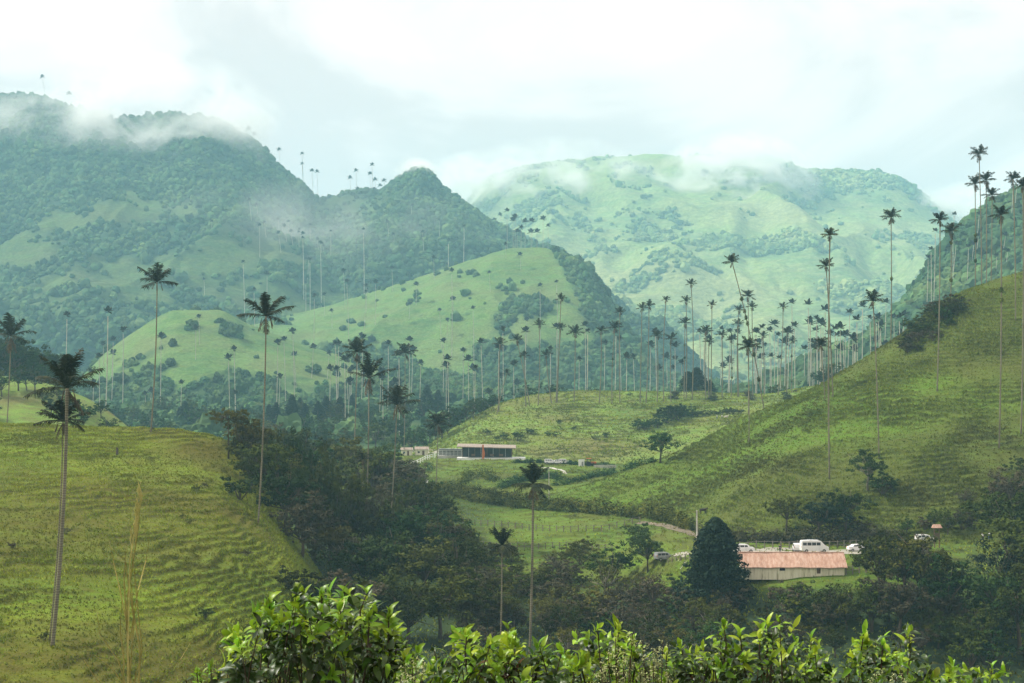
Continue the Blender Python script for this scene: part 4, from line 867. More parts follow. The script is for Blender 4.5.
# trees beyond the crest: dark clump behind the knoll, pines, valley woods
GK = 'trees behind the small left knoll'
for k, (x, y, h, d) in enumerate([(8, 0, 62, 560), (24, 0, 72, 565), (38, 0, 70, 570), (50, 0, 58, 575), (15, 0, 50, 545), (-8, 0, 70, 560), (60, 0, 40, 590), (30, 0, 48, 550), (75, 0, 34, 600), (90, 0, 30, 620), (-20, 0, 60, 560), (104, 0, 30, 600), (118, 0, 26, 620)]):
    tree(x, y, h, ['tree', 'round'][k % 2], 'leaf_cool', 'hazy dark tree of the clump behind the small left knoll', 'tree', GK, seed=k % 5, d=d, wide=1.1)
GP = 'hazy pines in the hollow'
for k, (x, h) in enumerate([(276, 32), (292, 38), (305, 28), (318, 30), (326, 34), (340, 32), (269, 24), (185, 26), (180, 18), (427, 36), (438, 30), (300, 26), (352, 26), (688, 34), (697, 38), (710, 26)]):
    tree(x, 0, h, 'conifer', 'conifer', 'dark hazy pine tree in the wooded hollow beyond the left hill' if x < 600 else 'dark hazy tree behind the middle ridge near the tallest palms', 'pine tree' if x < 600 else 'tree', GP if x < 600 else 'dark trees behind the ridge', seed=k % 3, d=760 + 9 * k if x < 600 else 690, wide=1.15 if x < 600 else 1.6)
GV = 'broadleaf trees in the hollow'
for k in range(72):
    x = R2.uniform(60, 500); d = R2.uniform(640, 900)
    tree(x, 0, 0, 'far', ['leaf_cool', 'leaf', 'leaf_cool'][k % 3], 'hazy broad tree in the wooded hollow between the left hill and green spur', 'tree', GV, seed=k % 5, d=d, H=R2.uniform(9, 16), wide=1.1)
for k in range(40):
    x = R2.uniform(480, 900); d = R2.uniform(665, 800)
    tree(x, 0, 0, 'far', ['leaf_cool', 'leaf'][k % 2], 'hazy tree just behind the middle ridge among palm stems', 'tree', 'hazy trees behind the middle ridge', seed=k % 5, d=d, H=R2.uniform(6, 13), wide=1.15)
for k in range(16):
    x = 405 + k * 6.2; tree(x, 0, 0, 'far', 'leaf_cool', 'dark tree lining the left foot of the middle ridge', 'tree', 'trees at the left foot of the middle ridge', seed=k % 5, d=620 - (k % 4) * 8 + max(0, k - 8) * 5, H=R2.uniform(6, 11), wide=1.2)

# ------------------------------------------------------------------ hedges, fences, tracks
def path_pts(pts, n):
    H = [hit(*p) for p in pts]; A = np.array([h[:] for h in H])
    t = np.concatenate([[0], np.cumsum(np.linalg.norm(np.diff(A[:, :2], axis=0), axis=1))])
    s = np.linspace(0, t[-1], n); P = np.stack([np.interp(s, t, A[:, i]) for i in range(3)], -1)
    for q in P: q[2] = gz(q[0], q[1])
    return P
def hedge(pts, h, w, mat, label, n=60, leaves=85, size=.28):
    P = path_pts(pts, n); mb = MB(); r = np.random.default_rng(n)
    for p in P:
        hh = h * r.uniform(.55, 1.25)
        leafcloud(mb, p + [r.normal(0, .4), r.normal(0, .4), hh * .4], (w * r.uniform(.7, 1.2), w, hh * .62), leaves, size, r, shell=.4)
    tag(mb.build('hedge', mat), label, 'hedge')
hedge([(432, 492), (455, 496), (480, 503), (510, 507), (545, 510), (580, 512), (620, 516), (656, 519), (690, 530)], 4.2, 2.0, M['leaf'], 'long dark hedge crossing the valley meadow from left to right', 190)
hedge([(440, 488), (470, 492), (500, 498), (540, 503), (580, 507)], 2.4, 1.6, M['leaf'], 'short dark hedge running above the long valley hedge', 70)
hedge([(556, 486), (585, 480), (610, 474), (635, 468), (655, 462)], 2.6, 1.2, M['leaf_cool'], 'thin dark hedge climbing right towards the lone round tree', 70)
hedge([(500, 489), (520, 482), (545, 478), (560, 480)], 2.8, 1.8, M['leaf_cool'], 'dark bushy hedge below the pavilion lawn', 46)
hedge([(461, 486), (470, 479), (482, 476), (496, 482)], 4.0, 2.6, M['leaf'], 'rounded dark thicket below the pavilion', 22, 120)
hedge([(515, 463), (540, 463), (565, 464), (590, 466), (612, 467)], 1.5, 1.0, M['leaf_cool'], 'low clipped hedge in front of the parked cars near the pavilion', 60)
hedge([(700, 536), (740, 542), (780, 543), (820, 543), (860, 541), (900, 540)], 3.4, 1.6, M['leaf_brown'], 'brownish scrub hedge along the bank above the parking strip', 110)
hedge([(432, 470), (412, 474), (402, 480)], 3.0, 2.0, M['leaf_cool'], 'dark bushes beside the white fence at the wood edge', 24, 90)
def fence(pts, n, h, mp, label, rails=(0.45, 0.9), pw=.14, name='fence', rw=.05):
    P = path_pts(pts, n); e_ = empty(name, P[0], 0, label, 'fence'); o = P[0]
    for p in P: MB().box((p[0] - o[0], p[1] - o[1], p[2] - o[2] + h / 2 - .15), (pw, pw, h + .3), rz=R2.uniform(0, 1), taper=.85).build('post', mp, e_)
    for rl in rails: MB().tube([q - o + [0, 0, rl * h] for q in P], rw, 4).build('rail', mp, e_)
fence([(440, 521), (480, 526), (530, 530), (570, 532), (610, 530), (640, 523)], 30, 1.5, M['post'], 'wooden post fence crossing the meadow under the long hedge', pw=.2, rw=.04)
fence([(470, 546), (520, 549), (570, 548), (612, 550)], 22, 1.4, M['post'], 'lower wooden post fence in the valley meadow', pw=.18, rw=.04)
fence([(740, 549), (790, 549), (840, 548), (880, 547)], 20, 1.5, M['post'], 'wooden rail fence behind the parked van', pw=.2, rw=.05)
fence([(668, 563), (680, 561), (690, 560)], 6, 1.1, M['post'], 'short wooden fence left of the big pine', pw=.16, rw=.04)
fence([(411, 467), (420, 463), (430, 459), (440, 456)], 12, 1.7, M['white'], 'white fence climbing to the pavilion terrace', pw=.3, rw=.12)
fence([(846, 575), (862, 573), (880, 572)], 6, 1.6, M['post'], 'wooden fence right of the barn', pw=.2, rw=.05)
def strip(name, pts, w, mat, n=60, lift=.07, kind='structure'):
    P = path_pts(pts, n); t = np.gradient(P[:, :2], axis=0); t /= np.linalg.norm(t, axis=1)[:, None]; s = np.stack([-t[:, 1], t[:, 0]], -1)
    cols = []
    for q in np.linspace(-1, 1, 5):
        xy = P[:, :2] + s * w * .5 * q * (1 + .15 * np.sin(np.arange(n) * .7)[:, None]); z = np.array([gz(*v) for v in xy]) + lift
        cols.append(np.column_stack([xy, z]))
    V = np.stack(cols, 1); i = np.arange(n - 1)[:, None] * 5; j = np.arange(4)[None]
    Q = np.stack([i + j, i + j + 1, i + 5 + j + 1, i + 5 + j], -1).reshape(-1, 4)
    o = link(bpy.data.objects.new(name, fast_mesh(name, V, None, Q, [mat], True))); o['kind'] = kind
strip('car_park', [(676, 557), (720, 553), (780, 552), (830, 552), (880, 552), (910, 549)], 9.5, M['gravel'], 70)
strip('track', [(640, 522), (665, 526), (690, 533), (706, 541)], 2.6, M['dirt'], 50)
strip('path', [(566, 474), (562, 470), (552, 468), (535, 467)], 1.4, M['concrete'], 40)
strip('drive', [(405, 452), (430, 452), (450, 453)], 5, M['gravel'], 40)

# ------------------------------------------------------------------ buildings
def barn():
    b = hit(794, 578); z = b.z - .3; W, D, hw, rid = 18.2, 5.4, 2.1, 2.0
    e_ = empty('barn', (b.x, b.y, z), math.radians(-1.5), 'long low barn with terracotta roof and stained cream walls beside the big pine', 'barn')
    w = MB(); t = .22
    x0, x1 = -W / 2, W / 2
    for (a, c) in ((x0, -2.6), (-1.6, 4.1), (4.8, x1)): w.box(((a + c) / 2, 0, (hw + .3) / 2), (c - a, t, hw + .3))
    w.box((-2.1, 0, .8), (1.0, t, 1.6)); w.box((-2.1, 0, 2.33), (1.0, t, .14)); w.box((4.45, 0, .55), (.7, t, 1.1)); w.box((4.45, 0, 2.3), (.7, t, .2))
    w.box((0, D, (hw + .3) / 2), (W, t, hw + .3))
    for x in (x0 + t / 2, x1 - t / 2):
        h2 = hw + .3
        V = [(x - t / 2, t / 2, 0), (x - t / 2, D - t / 2, 0), (x - t / 2, D - t / 2, h2), (x - t / 2, D / 2, h2 + rid), (x - t / 2, t / 2, h2)]
        V += [(v[0] + t, v[1], v[2]) for v in V]
        w.add(V, T=[(0, 4, 1), (1, 4, 2), (2, 4, 3), (5, 6, 9), (6, 7, 9), (7, 8, 9)], Q=[(0, 1, 6, 5), (1, 2, 7, 6), (2, 3, 8, 7), (3, 4, 9, 8), (4, 0, 5, 9)])
    w.build('wall', M['plaster'], e_)
    MB().box((-2.1, .02, 1.93), (.96, .05, .62)).build('window', M['dark'], e_)
    MB().box((4.45, .03, 1.65), (.66, .05, 1.05)).build('door', M['wood'], e_)
    h2 = hw + .3; ov = .45; sl = rid / (D / 2)
    f = MB()
    for sg in (-1, 1):
        y0 = -ov if sg < 0 else D + ov; z0 = h2 - sl * ov + .06; y1 = D / 2; z1 = h2 + rid + .06; nx = 36
        xs = np.linspace(x0 - .5, x1 + .5, nx); dz = .04 * np.sin(xs * 1.7) + .03 * np.cos(xs * .6)
        V = np.concatenate([np.stack([xs, 0 * xs + yy, zz + dz], -1) for yy, zz in ((y0, z0), (y1, z1), (y1, z1 + .14), (y0, z0 + .14))])
        Q = [];
        for i in range(nx - 1):
            for r in range(4):
                r2 = (r + 1) % 4; Q.append((r * nx + i, r * nx + i + 1, r2 * nx + i + 1, r2 * nx + i))
        Q += [(0, nx, 2 * nx, 3 * nx), (nx - 1, 4 * nx - 1, 3 * nx - 1, 2 * nx - 1)]
        f.add(V, Q=Q)
    rf = f.build('roof', M['roof'], e_)
    MB().tube([(x0 - .5, D / 2, h2 + rid + .22), (x1 + .5, D / 2, h2 + rid + .22)], .13, 6).build('ridge_cap', M['roof'], rf)
    for x in (-7, -2.9, 1.4, 5.5, 8.9): MB().box((x, -.17, hw * .55 + .2), (.16, .12, hw * 1.05)).build('buttress', M['plaster'], e_)
barn()
def pavilion():
    b = hit(487, 459); e_ = empty('pavilion', (b.x, b.y, b.z - .2), 0, 'low open pavilion with dark glazed front and pale flat roof on the valley terrace', 'pavilion')
    W, D, H = 19.5, 8.0, 4.4
    MB().box((1.5, D / 2 - .8, .25), (W + 5.5, D + 2.4, .8)).build('plinth', M['white'], e_)
    MB().box((0, D - .6, H / 2 + .6), (W - 1, .3, H - 1)).build('back_wall', M['dark'], e_)
    g_ = MB().box((0, 1.2, 2.5), (W - 1.6, .12, 3.3)).build('glazing', M['glass'], e_)
    for k in range(9): MB().box((-W / 2 + .8 + k * (W - 1.6) / 8, .9, 2.5), (.2, .2, 3.4)).build('pillar', M['grey'] if k % 2 else M['wood'], e_)
    r = MB(); r.add([(-W / 2 - 1.2, -1.1, 4.5), (W / 2 + .8, -1.1, 3.95), (W / 2 + .8, D + .4, 4.75), (-W / 2 - 1.2, D + .4, 5.3), (-W / 2 - 1.2, -1.1, 4.8), (W / 2 + .8, -1.1, 4.25), (W / 2 + .8, D + .4, 5.05), (-W / 2 - 1.2, D + .4, 5.6)],
        Q=[(0, 3, 2, 1), (4, 5, 6, 7), (0, 1, 5, 4), (1, 2, 6, 5), (2, 3, 7, 6), (3, 0, 4, 7)])
    r.build('roof', M['paleroof'], e_)
    for k in range(4): MB().box((-5 + k * 3.4, .4, 1.6), (1.4, .7, .8)).build('table', M['wood'], e_)
pavilion()
def terrace():
    b = hit(452, 458); e_ = empty('glass_terrace', (b.x, b.y, b.z), 0, 'pale glazed terrace stretching left from the pavilion', 'terrace')
    MB().box((0, 1.5, .3), (10.5, 5, 1.0)).build('deck', M['concrete'], e_)
    for k in range(8): MB().box((-5 + k * 1.43, -.85, 1.8), (.14, .14, 2.2)).build('post', M['white'], e_)
    for z in (1.15, 1.9, 2.85): MB().box((0, -.85, z), (10.4, .09, .1)).build('rail', M['white'], e_)
    MB().box((0, 3.4, 2.0), (10.2, .1, 2.6)).build('glass_screen', M['grey'], e_)
    MB().box((.2, 1.6, 3.3), (10.6, 4.6, .18)).build('canopy', M['grey'], e_)
terrace()
def hut(px, py, w, h, label, rm, wm, d=None, cat='hut'):
    b = hit(px, py) if d is None else foot(px, d); e_ = empty('hut', b, .1, label, cat); D = w * .7
    MB().box((0, D / 2, h / 2 - .2), (w, D, h + .4)).build('wall', wm, e_)
    z = h; V = [(-w / 2 - .4, -.5, z), (w / 2 + .4, -.5, z), (w / 2 + .4, D + .5, z), (-w / 2 - .4, D + .5, z), (-w / 2 - .4, D / 2, z + w * .22), (w / 2 + .4, D / 2, z + w * .22)]
    MB().add(V, T=[(0, 4, 3), (1, 2, 5)], Q=[(0, 1, 5, 4), (2, 3, 4, 5), (0, 3, 2, 1)]).build('roof', rm, e_)
    MB().box((w * .12, -.03, h * .42), (w * .18, .08, h * .78)).build('door', M['wood'], e_)
    MB().box((-w * .25, -.03, h * .55), (w * .16, .08, h * .3)).build('window', M['glass'], e_)
hut(421, 486, 3.6, 2.0, 'small white shed at the wood edge below the white fence', M['white'], M['plaster'], d=430)
hut(407, 449, 4.2, 2.4, 'left beige hut behind the terrace beyond the wood', M['paleroof'], M['plaster'], d=560)
hut(422, 449, 5.0, 2.4, 'right beige hut behind the terrace beyond the wood', M['paleroof'], M['plaster'], d=560)
b = hit(605, 468); MBw = MB().box((0, 0, .35), (7.6, .5, 1.1)).box((0, 0, .95), (7.8, .62, .12)); o = MBw.build('low_wall', M['concrete']); o.location = b; tag(o, 'low pale wall on the grass right of the parked cars', 'wall')
def kiosk():
    b = hit(937, 548); e_ = empty('gate_shelter', b, .1, 'small shelter with red tiled roof on posts above the dark trees', 'shelter'); h = 4.0; e_.scale = (.62, .62, 1)
    for x in (-.8, .8): MB().box((x, 0, h / 2 - .2), (.3, .3, h + .4)).build('post', M['wood'], e_)
    MB().box((0, 0, h * .6), (1.3, .12, 1.1)).build('board', M['wood'], e_)
    MB().add([(-1.5, -1, h), (1.5, -1, h), (1.5, 1, h), (-1.5, 1, h), (-1.2, 0, h + .7), (1.2, 0, h + .7)], T=[(0, 4, 3), (1, 2, 5)], Q=[(0, 1, 5, 4), (2, 3, 4, 5), (0, 3, 2, 1)]).build('roof', M['roof'], e_)
kiosk()
def pole(px, py, top, label, r=.14, cross=False, d=None, cat='pole'):
    b = hit(px, py) if d is None else foot(px, d); T = at(px, top, b.y); h = float(T[2]) - b.z
    e_ = empty('utility_pole', b, 0, label, cat); MB().tube([(0, 0, -.3), (0, 0, h / 2), (0, 0, h)], [r * 1.2, r, r * .8], 7).build('shaft', M['concrete'], e_)
    if cross: MB().box((0, 0, h - .4), (1.6, .12, .12)).build('crossarm', M['wood'], e_)
pole(697, 548, 510, 'pale concrete pole beside the big dark pine', .17, True)
pole(549, 500, 466, 'thin pale pole at the right end of the pavilion lawn', .10)
pole(871, 562, 548, 'short post at the edge of the car park', .10)
def banner():
    b = hit(482, 462); e_ = empty('feather_flag', b, 0, 'tall orange feather flag in front of the pavilion', 'flag')
    MB().tube([(0, 0, -.2), (0, 0, 3), (.1, 0, 6.2)], [.06, .05, .03], 5).build('pole', M['grey'], e_)
    s = np.linspace(0, 1, 9); V = []
    for q in s: V += [(.06, 0, 1.0 + q * 5.1), (.2 + .85 * math.sin(min(1, q * 1.25 + .15) * 2.6) , .15 * math.sin(q * 5), 1.0 + q * 5.1)]
    i = np.arange(8)[:, None] * 2; MB().add(V, Q=i + [0, 1, 3, 2]).build('cloth', M['orange'], e_)
banner()

# ------------------------------------------------------------------ vehicles
def profile_body(prof, hw, m, mb, tuck=.12, ztuck=1.0):
    P = np.array(prof, float); n = len(P); rings = []
    for y, f in ((-hw, 1), (hw, 1)):
        k = np.where(P[:, 1] > ztuck, np.sign(y) * (hw - tuck * (P[:, 1] - ztuck)), y)
        rings.append(np.stack([P[:, 0], k, P[:, 1]], -1))
    for s_, y in ((.0, 0),): pass
    V = np.vstack(rings); i = np.arange(n); j = (i + 1) % n
    mb.add(V, Q=np.stack([i, j, j + n, i + n], -1), m=m)
    c = P.mean(0); Vc = np.array([(0, -hw, ztuck), (0, hw, ztuck)])
    mb.add(np.vstack([V, Vc]), T=np.vstack([np.stack([j, i, np.full(n, 2 * n)], -1), np.stack([i + n, j + n, np.full(n, 2 * n + 1)], -1)]), m=m)
def wheels(e_, xs, hw, r):
    for x in xs:
        for sg in (-1, 1):
            w = MB().tube([(x, sg * (hw - .12), r), (x, sg * (hw + .04), r)], r, 16).build('wheel', M['tyre'], e_)
            MB().tube([(x, sg * (hw + .0), r), (x, sg * (hw + .055), r)], r * .58, 12).build('rim', M['rim'], w)
def van(px, py, rz, label, kind='van', mat='carwhite', group=None, d=None, cat=None, flip=1):
    b = hit(px, py) if d is None else foot(px, d); e_ = empty('passenger_van' if kind == 'van' else 'parked_car', (b.x, b.y, b.z + .08), rz, label, cat or ('van' if kind == 'van' else 'car'), group); e_.scale = (.9, .9, .9)
    mb = MB()
    if kind == 'van':
        hw = .98; prof = [(-2.9, .45), (-2.92, 1.1), (-2.85, 2.25), (-2.7, 2.5), (-1.0, 2.6), (.9, 2.55), (1.35, 2.42), (2.15, 1.55), (2.85, 1.28), (2.98, 1.0), (3.0, .42), (2.0, .36), (-2.0, .36)]
        wn = [(-2.6, -1.75), (-1.65, -.75), (-.65, .25), (.35, 1.2)]; wz = (1.5, 2.15); whl = (-1.85, 1.95); rr = .36
        ws = [(1.5, 2.30), (2.13, 1.60)]; hl = (2.93, .98); dx = .85
    else:
        hw = .86; prof = [(-2.05, .4), (-2.1, .85), (-1.95, 1.02), (-1.35, 1.08), (-.9, 1.45), (.35, 1.5), (.6, 1.45), (1.15, 1.04), (1.95, .9), (2.12, .7), (2.1, .36), (1.2, .28), (-1.2, .28)]
        wn = [(-1.0, -.2), (-.12, .62)]; wz = (1.08, 1.4); whl = (-1.3, 1.3); rr = .32
        ws = [(.66, 1.42), (1.1, 1.1)]; hl = (2.08, .72); dx = .25
        if kind == 'suv':
            prof = [(-2.1, .5), (-2.15, 1.1), (-2.0, 1.8), (-1.6, 1.88), (.4, 1.85), (.75, 1.78), (1.2, 1.25), (2.1, 1.12), (2.2, .9), (2.18, .45), (1.2, .38), (-1.2, .38)]
            wn = [(-1.85, -1.15), (-1.05, -.15), (-.05, .7)]; wz = (1.25, 1.7); ws = [(.8, 1.7), (1.16, 1.32)]; hl = (2.16, .95); rr = .38
    prof = prof[::-1]
    profile_body(prof, hw, 0, mb); mb.build('body', M[mat], e_)
    for sg in (-1, 1):
        for a, c in wn:
            zz = wz[1] - (0.0 if kind == 'van' else .02); y0 = sg * (hw - .12 * max(0, wz[0] - 1) + .012); y1 = sg * (hw - .12 * (zz - 1) + .012); sl = .18 if (kind != 'van' and c == wn[-1][1]) else 0
            V = [(a, y0, wz[0]), (c, y0, wz[0]), (c - sl, y1, zz), (a, y1, zz)]; V += [(v[0], v[1] - sg * .03, v[2]) for v in V]
            MB().add(V, Q=[(0, 1, 2, 3), (7, 6, 5, 4), (0, 4, 5, 1), (1, 5, 6, 2), (2, 6, 7, 3), (3, 7, 4, 0)]).build('window', M['glass'], e_)
        MB().box((hl[0], sg * hw * .72, hl[1]), (.12, .3, .16)).build('headlight', M['rim'], e_)
        MB().box((prof[-2][0] + .03, sg * hw * .85, prof[-2][1] + .1), (.08, .16, .26)).build('tail_light', M['orange'], e_)
        d_ = MB().box((dx, sg * (hw + .004), .95 if kind == 'van' else .75), (.02, .012, 1.0 if kind == 'van' else .6)).build('door_seam', M['dark'], e_)
    (xa, za), (xb, zb) = ws; n_ = Vector((za - zb, 0, xb - xa)).normalized() * .02
    V = [(xa + n_.x, -hw * .82, za + n_.z), (xa + n_.x, hw * .82, za + n_.z), (xb + n_.x, hw * .86, zb + n_.z), (xb + n_.x, -hw * .86, zb + n_.z)]
    V += [(v[0] - 2 * n_.x, v[1], v[2] - 2 * n_.z) for v in V]
    MB().add(V, Q=[(0, 3, 2, 1), (4, 5, 6, 7), (0, 1, 5, 4), (1, 2, 6, 5), (2, 3, 7, 6), (3, 0, 4, 7)]).build('windscreen', M['glass'], e_)
    MB().box((hl[0] + .06, 0, .5), (.14, hw * 1.9, .16)).build('bumper', M['grey'], e_)
    wheels(e_, whl, hw, rr); return e_
van(814, 552.5, .05, 'white high roofed passenger van parked above the barn')
van(797, 552, 1.45, 'white car nose on behind the tail of the white van', 'suv')
van(744, 553, .1, 'white car half hidden behind the big pine at the barn roof', 'suv')
van(857, 551.5, .15, 'white saloon car right of the van in the car park', 'car')
van(925, 543, .1, 'pale car mostly hidden behind the trees right of the barn', 'suv')
van(664, 561, .4, 'dark grey car under the small dark tree left of the pine', 'suv', 'grey')
van(550, 464, .05, 'left white car parked right of the pavilion', 'suv')
van(557, 464, .1, 'middle white car parked right of the pavilion', 'car')
van(564, 464, -.05, 'right white car parked right of the pavilion', 'suv')
def tractor():
    b = hit(591, 466); e_ = empty('tractor', b, .1, 'small orange tractor on the grass beside the low pale wall', 'tractor')
    MB().box((.9, 0, 1.1), (2.0, .8, .8), taper=.85).build('hood', M['orange'], e_); MB().box((-.7, 0, 1.0), (1.3, 1.0, .6)).build('chassis', M['orange'], e_)
    MB().box((-.7, 0, 2.6), (1.6, 1.4, .12)).build('cab_roof', M['orange'], e_)
    for x in (-1.3, -.1):
        for y in (-.55, .55): MB().box((x, y, 1.9), (.08, .08, 1.3)).build('cab_post', M['dark'], e_)
    for x, r in ((-.9, .8), (1.4, .45)):
        for sg in (-1, 1): MB().tube([(x, sg * .6, r), (x, sg * .95, r)], r, 14).build('wheel', M['tyre'], e_)
tractor()
b = hit(581.5, 466); o = MB().box((0, 0, .95), (1.9, 1.6, 2.1)).box((0, 0, 2.06), (2.1, 1.8, .12)).box((.3, -.82, .8), (.6, .05, 1.4), m=1).build('cabin', [M['white'], M['grey']]); o.location = b; tag(o, 'small white cabin between the parked cars and the tractor', 'cabin')

# ------------------------------------------------------------------ people and animals
def skin_mesh(name, joints, edges, mat, parent, sub=1):
    me = bpy.data.meshes.new(name); me.from_pydata([j[0] for j in joints], edges, [])
    o = link(bpy.data.objects.new(name, me), parent); md = o.modifiers.new('skin', 'SKIN'); md.use_smooth_shade = True
    for v, j in zip(me.skin_vertices[0].data, joints):
        r = j[1]; v.radius = (r, r) if not isinstance(r, tuple) else r
    me.skin_vertices[0].data[0].use_root = True
    if sub: s_ = o.modifiers.new('sub', 'SUBSURF'); s_.levels = sub; s_.render_levels = sub
    dg = bpy.context.evaluated_depsgraph_get(); m2 = bpy.data.meshes.new_from_object(o.evaluated_get(dg)); o.modifiers.clear(); o.data = m2
    m2.materials.clear(); m2.materials.append(mat)
    return o
def person(px, py, rz, shirt, trousers, label, stride=.12, d=None):
    b = hit(px, py) if d is None else foot(px, d); e_ = empty('person', b, rz, label, 'person')
    J = [((0, 0, .95), .13), ((0, 0, 1.12), .12), ((0, 0, 1.32), .15), ((0, 0, 1.47), .06), ((0, .01, 1.56), .08), ((0, .015, 1.66), .095),
         ((.19, 0, 1.38), .055), ((.25, .03, 1.12), .042), ((.24, .12, .90), .034), ((.24, .16, .80), .04), ((-.19, 0, 1.38), .055), ((-.25, -.03, 1.12), .042), ((-.23, .06, .90), .034), ((-.23, .08, .80), .04),
         ((.10, 0, .88), .09), ((.11, stride * .6, .48), .06), ((.11, stride * .2, .09), .045), ((.11, stride * .2 + .16, .04), .04), ((-.10, 0, .88), .09), ((-.11, -stride * .2, .48), .06), ((-.11, -stride, .09), .045), ((-.11, -stride + .16, .04), .04)]
    E = [(0, 1), (1, 2), (2, 3), (3, 4), (4, 5), (2, 6), (6, 7), (7, 8), (8, 9), (2, 10), (10, 11), (11, 12), (12, 13), (0, 14), (14, 15), (15, 16), (16, 17), (0, 18), (18, 19), (19, 20), (20, 21)]
    skin_mesh('body', J, E, M['skin'], e_)
    S = [((0, 0, .98), .155), ((0, 0, 1.14), .145), ((0, 0, 1.34), .17), ((.19, 0, 1.39), .075), ((.245, .02, 1.15), .058), ((-.19, 0, 1.39), .075), ((-.245, -.02, 1.15), .058)]
    skin_mesh('shirt', S, [(0, 1), (1, 2), (2, 3), (3, 4), (2, 5), (5, 6)], M[shirt], e_)
    T = [((0, 0, .96), .148), ((.10, 0, .86), .11), ((.11, stride * .6, .48), .075), ((.11, stride * .2, .12), .06), ((-.10, 0, .86), .11), ((-.11, -stride * .2, .48), .075), ((-.11, -stride, .12), .06)]
    skin_mesh('trousers', T, [(0, 1), (1, 2), (2, 3), (0, 4), (4, 5), (5, 6)], M[trousers], e_)
    skin_mesh('hair', [((0, -.03, 1.70), .09), ((0, -.05, 1.62), .075)], [(0, 1)], M['dark'], e_)
person(983, 541, 2.6, 'cloth_white', 'cloth_dark', 'person in white shirt walking left of another near the right border')
person(989, 540, 2.9, 'cloth_white', 'cloth_blue', 'person in white shirt walking nearest the right border')
person(805, 554, .3, 'cloth_dark', 'cloth_dark', 'person in dark clothes standing by the rear door of the van')
person(780, 553, -.3, 'cloth_dark', 'cloth_dark', 'person in dark clothes standing in the gap left of the van')
person(717, 419, .5, 'cloth_white', 'cloth_blue', 'left person in white shirt at the hedge row on the middle ridge')
person(722, 419, -.4, 'cloth_white', 'cloth_dark', 'right person in white shirt at the hedge row on the middle ridge')
def cow(px, py, rz, mat, label, cat='cow', s=1.0):
    b = hit(px, py); e_ = empty('cow' if cat == 'cow' else 'horse', b, rz, label, cat); e_.scale = (s, s, s); hn = 1 if cat == 'horse' else 0
    J = [((0, 0, 1.02), .32), ((.55, 0, 1.08), .29), ((.85, 0, 1.22 + .2 * hn), .17), ((1.12, 0, 1.32 + .35 * hn), .13), ((1.36, 0, 1.20 + .3 * hn), .10), ((-.55, 0, 1.06), .29), ((-.8, 0, 1.18), .12), ((-.92, 0, .7), .03),
         ((.55, .2, .8), .11), ((.57, .2, .42), .06), ((.55, .2, .04), .05), ((.55, -.2, .8), .11), ((.50, -.2, .42), .06), ((.52, -.2, .04), .05),
         ((-.6, .2, .8), .14), ((-.68, .2, .45), .06), ((-.62, .2, .04), .05), ((-.6, -.2, .8), .14), ((-.60, -.2, .45), .06), ((-.54, -.2, .04), .05)]
    E = [(0, 1), (1, 2), (2, 3), (3, 4), (0, 5), (5, 6), (6, 7), (1, 8), (8, 9), (9, 10), (1, 11), (11, 12), (12, 13), (5, 14), (14, 15), (15, 16), (5, 17), (17, 18), (18, 19)]
    skin_mesh('body', J, E, M[mat], e_)
    for sg in (-1, 1): MB().tube([(1.12, sg * .1, 1.42 + .4 * hn), (1.10, sg * .2, 1.52 + .4 * hn)], [.05, .012], 5).build('ear', M[mat], e_)
cow(703, 514, .3, 'cow', 'dark cow grazing the slope beside the concrete pole')
cow(726, 419, .2, 'cow_pale', 'pale horse standing by the two people on the middle ridge', 'horse')
cow(677, 411, 2.8, 'cow', 'dark cow on the upper middle ridge')
cow(795, 393, 0.4, 'cow', 'dark cow grazing at the right end of the middle ridge crest')

# ------------------------------------------------------------------ foreground
def leaf_shape(L, W, curl, fold=.35, n=6):
    s = np.linspace(0, 1, n); w = W * np.sin(np.pi * np.clip(s, 0.02, .985) ** .85) ** .8 + .0015
    a = curl * s; x = np.concatenate([[0], np.cumsum(np.cos(a[:-1])) * L / (n - 1)]); z = -np.concatenate([[0], np.cumsum(np.sin(a[:-1])) * L / (n - 1)])
    V = np.stack([np.stack([x, w, z + w * fold], -1), np.stack([x, 0 * w, z], -1), np.stack([x, -w, z + w * fold], -1)], 1).reshape(-1, 3)
    i = (np.arange(n - 1) * 3)[:, None]; return V, np.vstack([i + [0, 1, 4, 3], i + [1, 2, 5, 4]])
def rosette(mb, p, axis, n, L, r, m, spread=(20, 80)):
    axis = Vector(axis).normalized(); q = axis.to_track_quat('Z', 'Y')
    for k in range(n):
        V, Q = leaf_shape(L * .86 * r.uniform(.6, 1.2), L * r.uniform(.11, .17), r.uniform(.3, 1.9), r.uniform(.15, .5))
        t = math.radians(90 - np.interp(k / max(1, n - 1), [0, 1], spread) - r.uniform(-8, 8)); az = k * 2.4 + r.uniform(-.3, .3)
        ct, st = math.cos(t), math.sin(t); R1 = np.array([[ct, 0, -st], [0, 1, 0], [st, 0, ct]]); ca, sa = math.cos(az), math.sin(az); R2_ = np.array([[ca, -sa, 0], [sa, ca, 0], [0, 0, 1]])
        ro = r.uniform(-.5, .5); R0 = np.array([[1, 0, 0], [0, math.cos(ro), -math.sin(ro)], [0, math.sin(ro), math.cos(ro)]])
        W = V @ R0.T @ R1.T @ R2_.T; Rq = np.array(q.to_matrix()); W = W @ Rq.T + np.array(p) - np.array(axis) * 0.012 * k
        mb.add(W, Q=Q, m=m)
